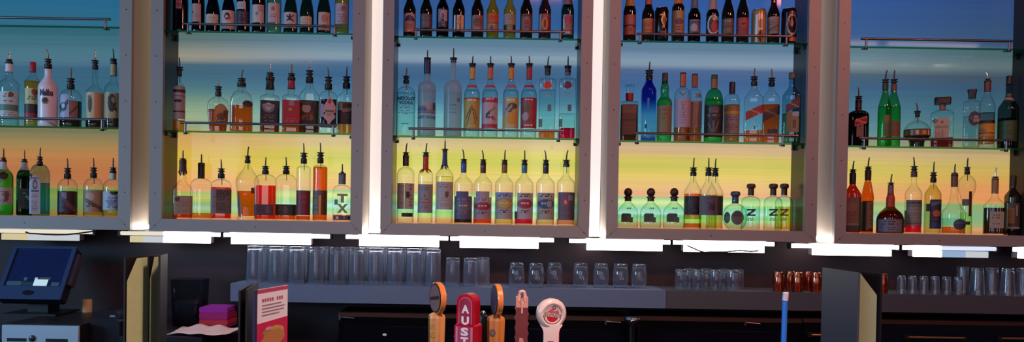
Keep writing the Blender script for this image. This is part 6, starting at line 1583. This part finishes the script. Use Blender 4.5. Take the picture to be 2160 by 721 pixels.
# white round handle
x = P(1162, 690, YT).x
t = thing('tap_handle', (x, YT, ZT), 'white round headed tap handle with red and black emblem', 'tap handle', 'beer tap handles')
zc_ = zt_at(1163, 661); R = 32.5 * mpt
WHT = solid('d8c4c4', .22, coat=.5)
zn2 = zc_ - R * .86
q = MB(); q.prism([(-.0195, .0006), (.0195, .0006), (.0195, zn2 - .014), (.022, zn2 - .004), (.029, zn2 + .006), (-.029, zn2 + .006), (-.022, zn2 - .004), (-.0195, zn2 - .014)], -.012, .010, WHT); g_ = q.build('grip', t)
q = MB(); q.box(.0198, .0212, -.0105, .0125, .002, zn2 - .004, solid('b81c34', .3)); q.build('red_side', g_)
q = MB(); flat_shape(q, [(-.010, zt_at(1160, 722)), (.008, zt_at(1160, 722)), (.006, zt_at(1160, 718)), (-.008, zt_at(1160, 718))], Matrix.Identity(4), .0124, solid('4c1c20', .4)); q.build('print', g_)
M = Matrix.Translation((.0, 0, zc_)) @ Matrix.Rotation(math.radians(14), 4, 'Z') @ Matrix.Rotation(math.radians(6), 4, 'X')
q = MB(); q.rings([(R * .80, .014), (R * .97, .009), (R, .002), (R, -.004), (R * .95, -.010), (R * .84, -.0135), (R * .74, -.0145), (R * .70, -.0135)][::-1], WHT, 44, M @ Matrix.Rotation(math.radians(-90), 4, 'X')); hd = q.build('round_head', t)
q = MB(); M2 = M @ Matrix.Rotation(math.radians(8), 4, 'Y')
o_ = .0138
def ring(r0, r1, m, a0=0, a1=360, off=o_):
    n = 36
    for i in range(n):
        a, b_ = math.radians(a0 + (a1 - a0) * i / n), math.radians(a0 + (a1 - a0) * (i + 1) / n)
        flat_shape(q, [(r0 * math.cos(a), r0 * math.sin(a)), (r1 * math.cos(a), r1 * math.sin(a)), (r1 * math.cos(b_), r1 * math.sin(b_)), (r0 * math.cos(b_), r0 * math.sin(b_))], M2, off, m)
INKM = solid('2c2428', .4); REDM = solid('c01c34', .35)
ring(R * .60, R * .635, INKM, 20, 100); ring(R * .60, R * .635, INKM, 190, 345); ring(R * .57, R * .60, solid('b09c9c', .4))
flat_shape(q, [(R * .40 * math.cos(math.radians(a)), R * .40 * math.sin(math.radians(a)) - R * .08) for a in range(190, 351, 10)], M2, o_ + .0002, REDM)
flat_shape(q, [(-R * .42, R * .12), (R * .42, R * .12), (R * .30, R * .34), (R * .05, R * .22), (-R * .18, R * .36)], M2, o_ + .0002, solid('c85060', .35))
flat_shape(q, circ(0, R * .46, R * .13, R * .13, 16), M2, o_ + .0004, solid('4c4448', .4)); flat_shape(q, circ(0, R * .46, R * .07, R * .07, 12), M2, o_ + .0006, solid('a89c9c', .4))
flat_text(q, 'SHINER', .001, -.001, R * 1.2, R * .27, M2, o_ + .0008, solid('6c6062', .4), .0)
q.build('emblem', hd)
# ------------------------------------------------------------------ light in the room
w = bpy.data.worlds.new('room'); sc.world = w; w.use_nodes = True
w.node_tree.nodes['Background'].inputs[0].default_value = (.55, .6, .85, 1)
w.node_tree.nodes['Background'].inputs[1].default_value = .05
def area(name, loc, target, sx, sy, col, power):
    l = bpy.data.lights.new(name, 'AREA'); l.shape = 'RECTANGLE'; l.size = sx; l.size_y = sy
    l.color = col; l.energy = power
    o = bpy.data.objects.new(name, l); COL.objects.link(o)
    o.location = loc
    d = Vector(target) - Vector(loc)
    o.rotation_euler = d.to_track_quat('-Z', 'Y').to_euler()
    return o
area('window_daylight', (-6.9, -1.0, 2.3), (-1.6, 3.4, 1.5), 2.2, 1.5, (.36, .70, 1.0), 230)
for x, wd, col, pw in ((-3.6, .7, (.50, .68, 1.0), 22), (-2.1, .7, (.52, .66, 1.0), 13), (-.9, .45, (.66, .70, 1.0), 12), (.75, .45, (1.0, .86, .84), 13), (3.2, .7, (1.0, .50, .34), 8)):
    area('added_front_fill', (x, -2.6, 1.75), (x * .4, 3.4, 1.5), wd, 1.7, col, pw)  # upright fills added behind the camera for glass streaks and front light
area('warm_pendant', (2.7, .5, 3.55), (1.4, 3.4, 1.6), .4, .4, (1.0, .24, .13), 62)
area('warm_pendant', (.5, .5, 3.55), (.3, 3.4, 1.6), .4, .4, (1.0, .27, .17), 34)
dl = area('warm_downlight', (0.6, .5, 3.5), (0.1, 1.75, 1.1), .3, .3, (1.0, .74, .58), 12.5)
dl.data.spread = math.radians(70)
# slim ceiling lamps over the right end of the room, mirrored faintly in the last light panel
for u, v, ln in ((1835, 126, .30), (1922, 128, .20), (2012, 131, .34), (1815, 91, .3), (1915, 93, .36), (2010, 96, .44)):
    yl = .4; dm = 2 * (YF + .165) - yl
    q = P(u, v, dm)
    l = bpy.data.lights.new('ceiling_strip', 'AREA'); l.shape = 'RECTANGLE'; l.size = ln; l.size_y = .022; l.color = (1.0, .82, .82); l.energy = ln * .022 * 3.14 * 26
    o = bpy.data.objects.new('ceiling_strip', l); COL.objects.link(o)
    o.location = (q.x, yl, q.z); o.rotation_euler = (math.radians(90), math.radians(-9 if v > 110 else 1), 0)
sc.view_settings.view_transform = 'Standard'
sc.view_settings.look = 'None'
sc.view_settings.exposure = 0.0
sc.view_settings.gamma = 1.0
sc.view_settings.use_curve_mapping = False
sc.cycles.transparent_max_bounces = 40
sc.cycles.max_bounces = 10
sc.cycles.transmission_bounces = 10
sc.cycles.glossy_bounces = 5
sc.cycles.diffuse_bounces = 4
sc.cycles.sample_clamp_indirect = 4.0
sc.cycles.use_denoising = True
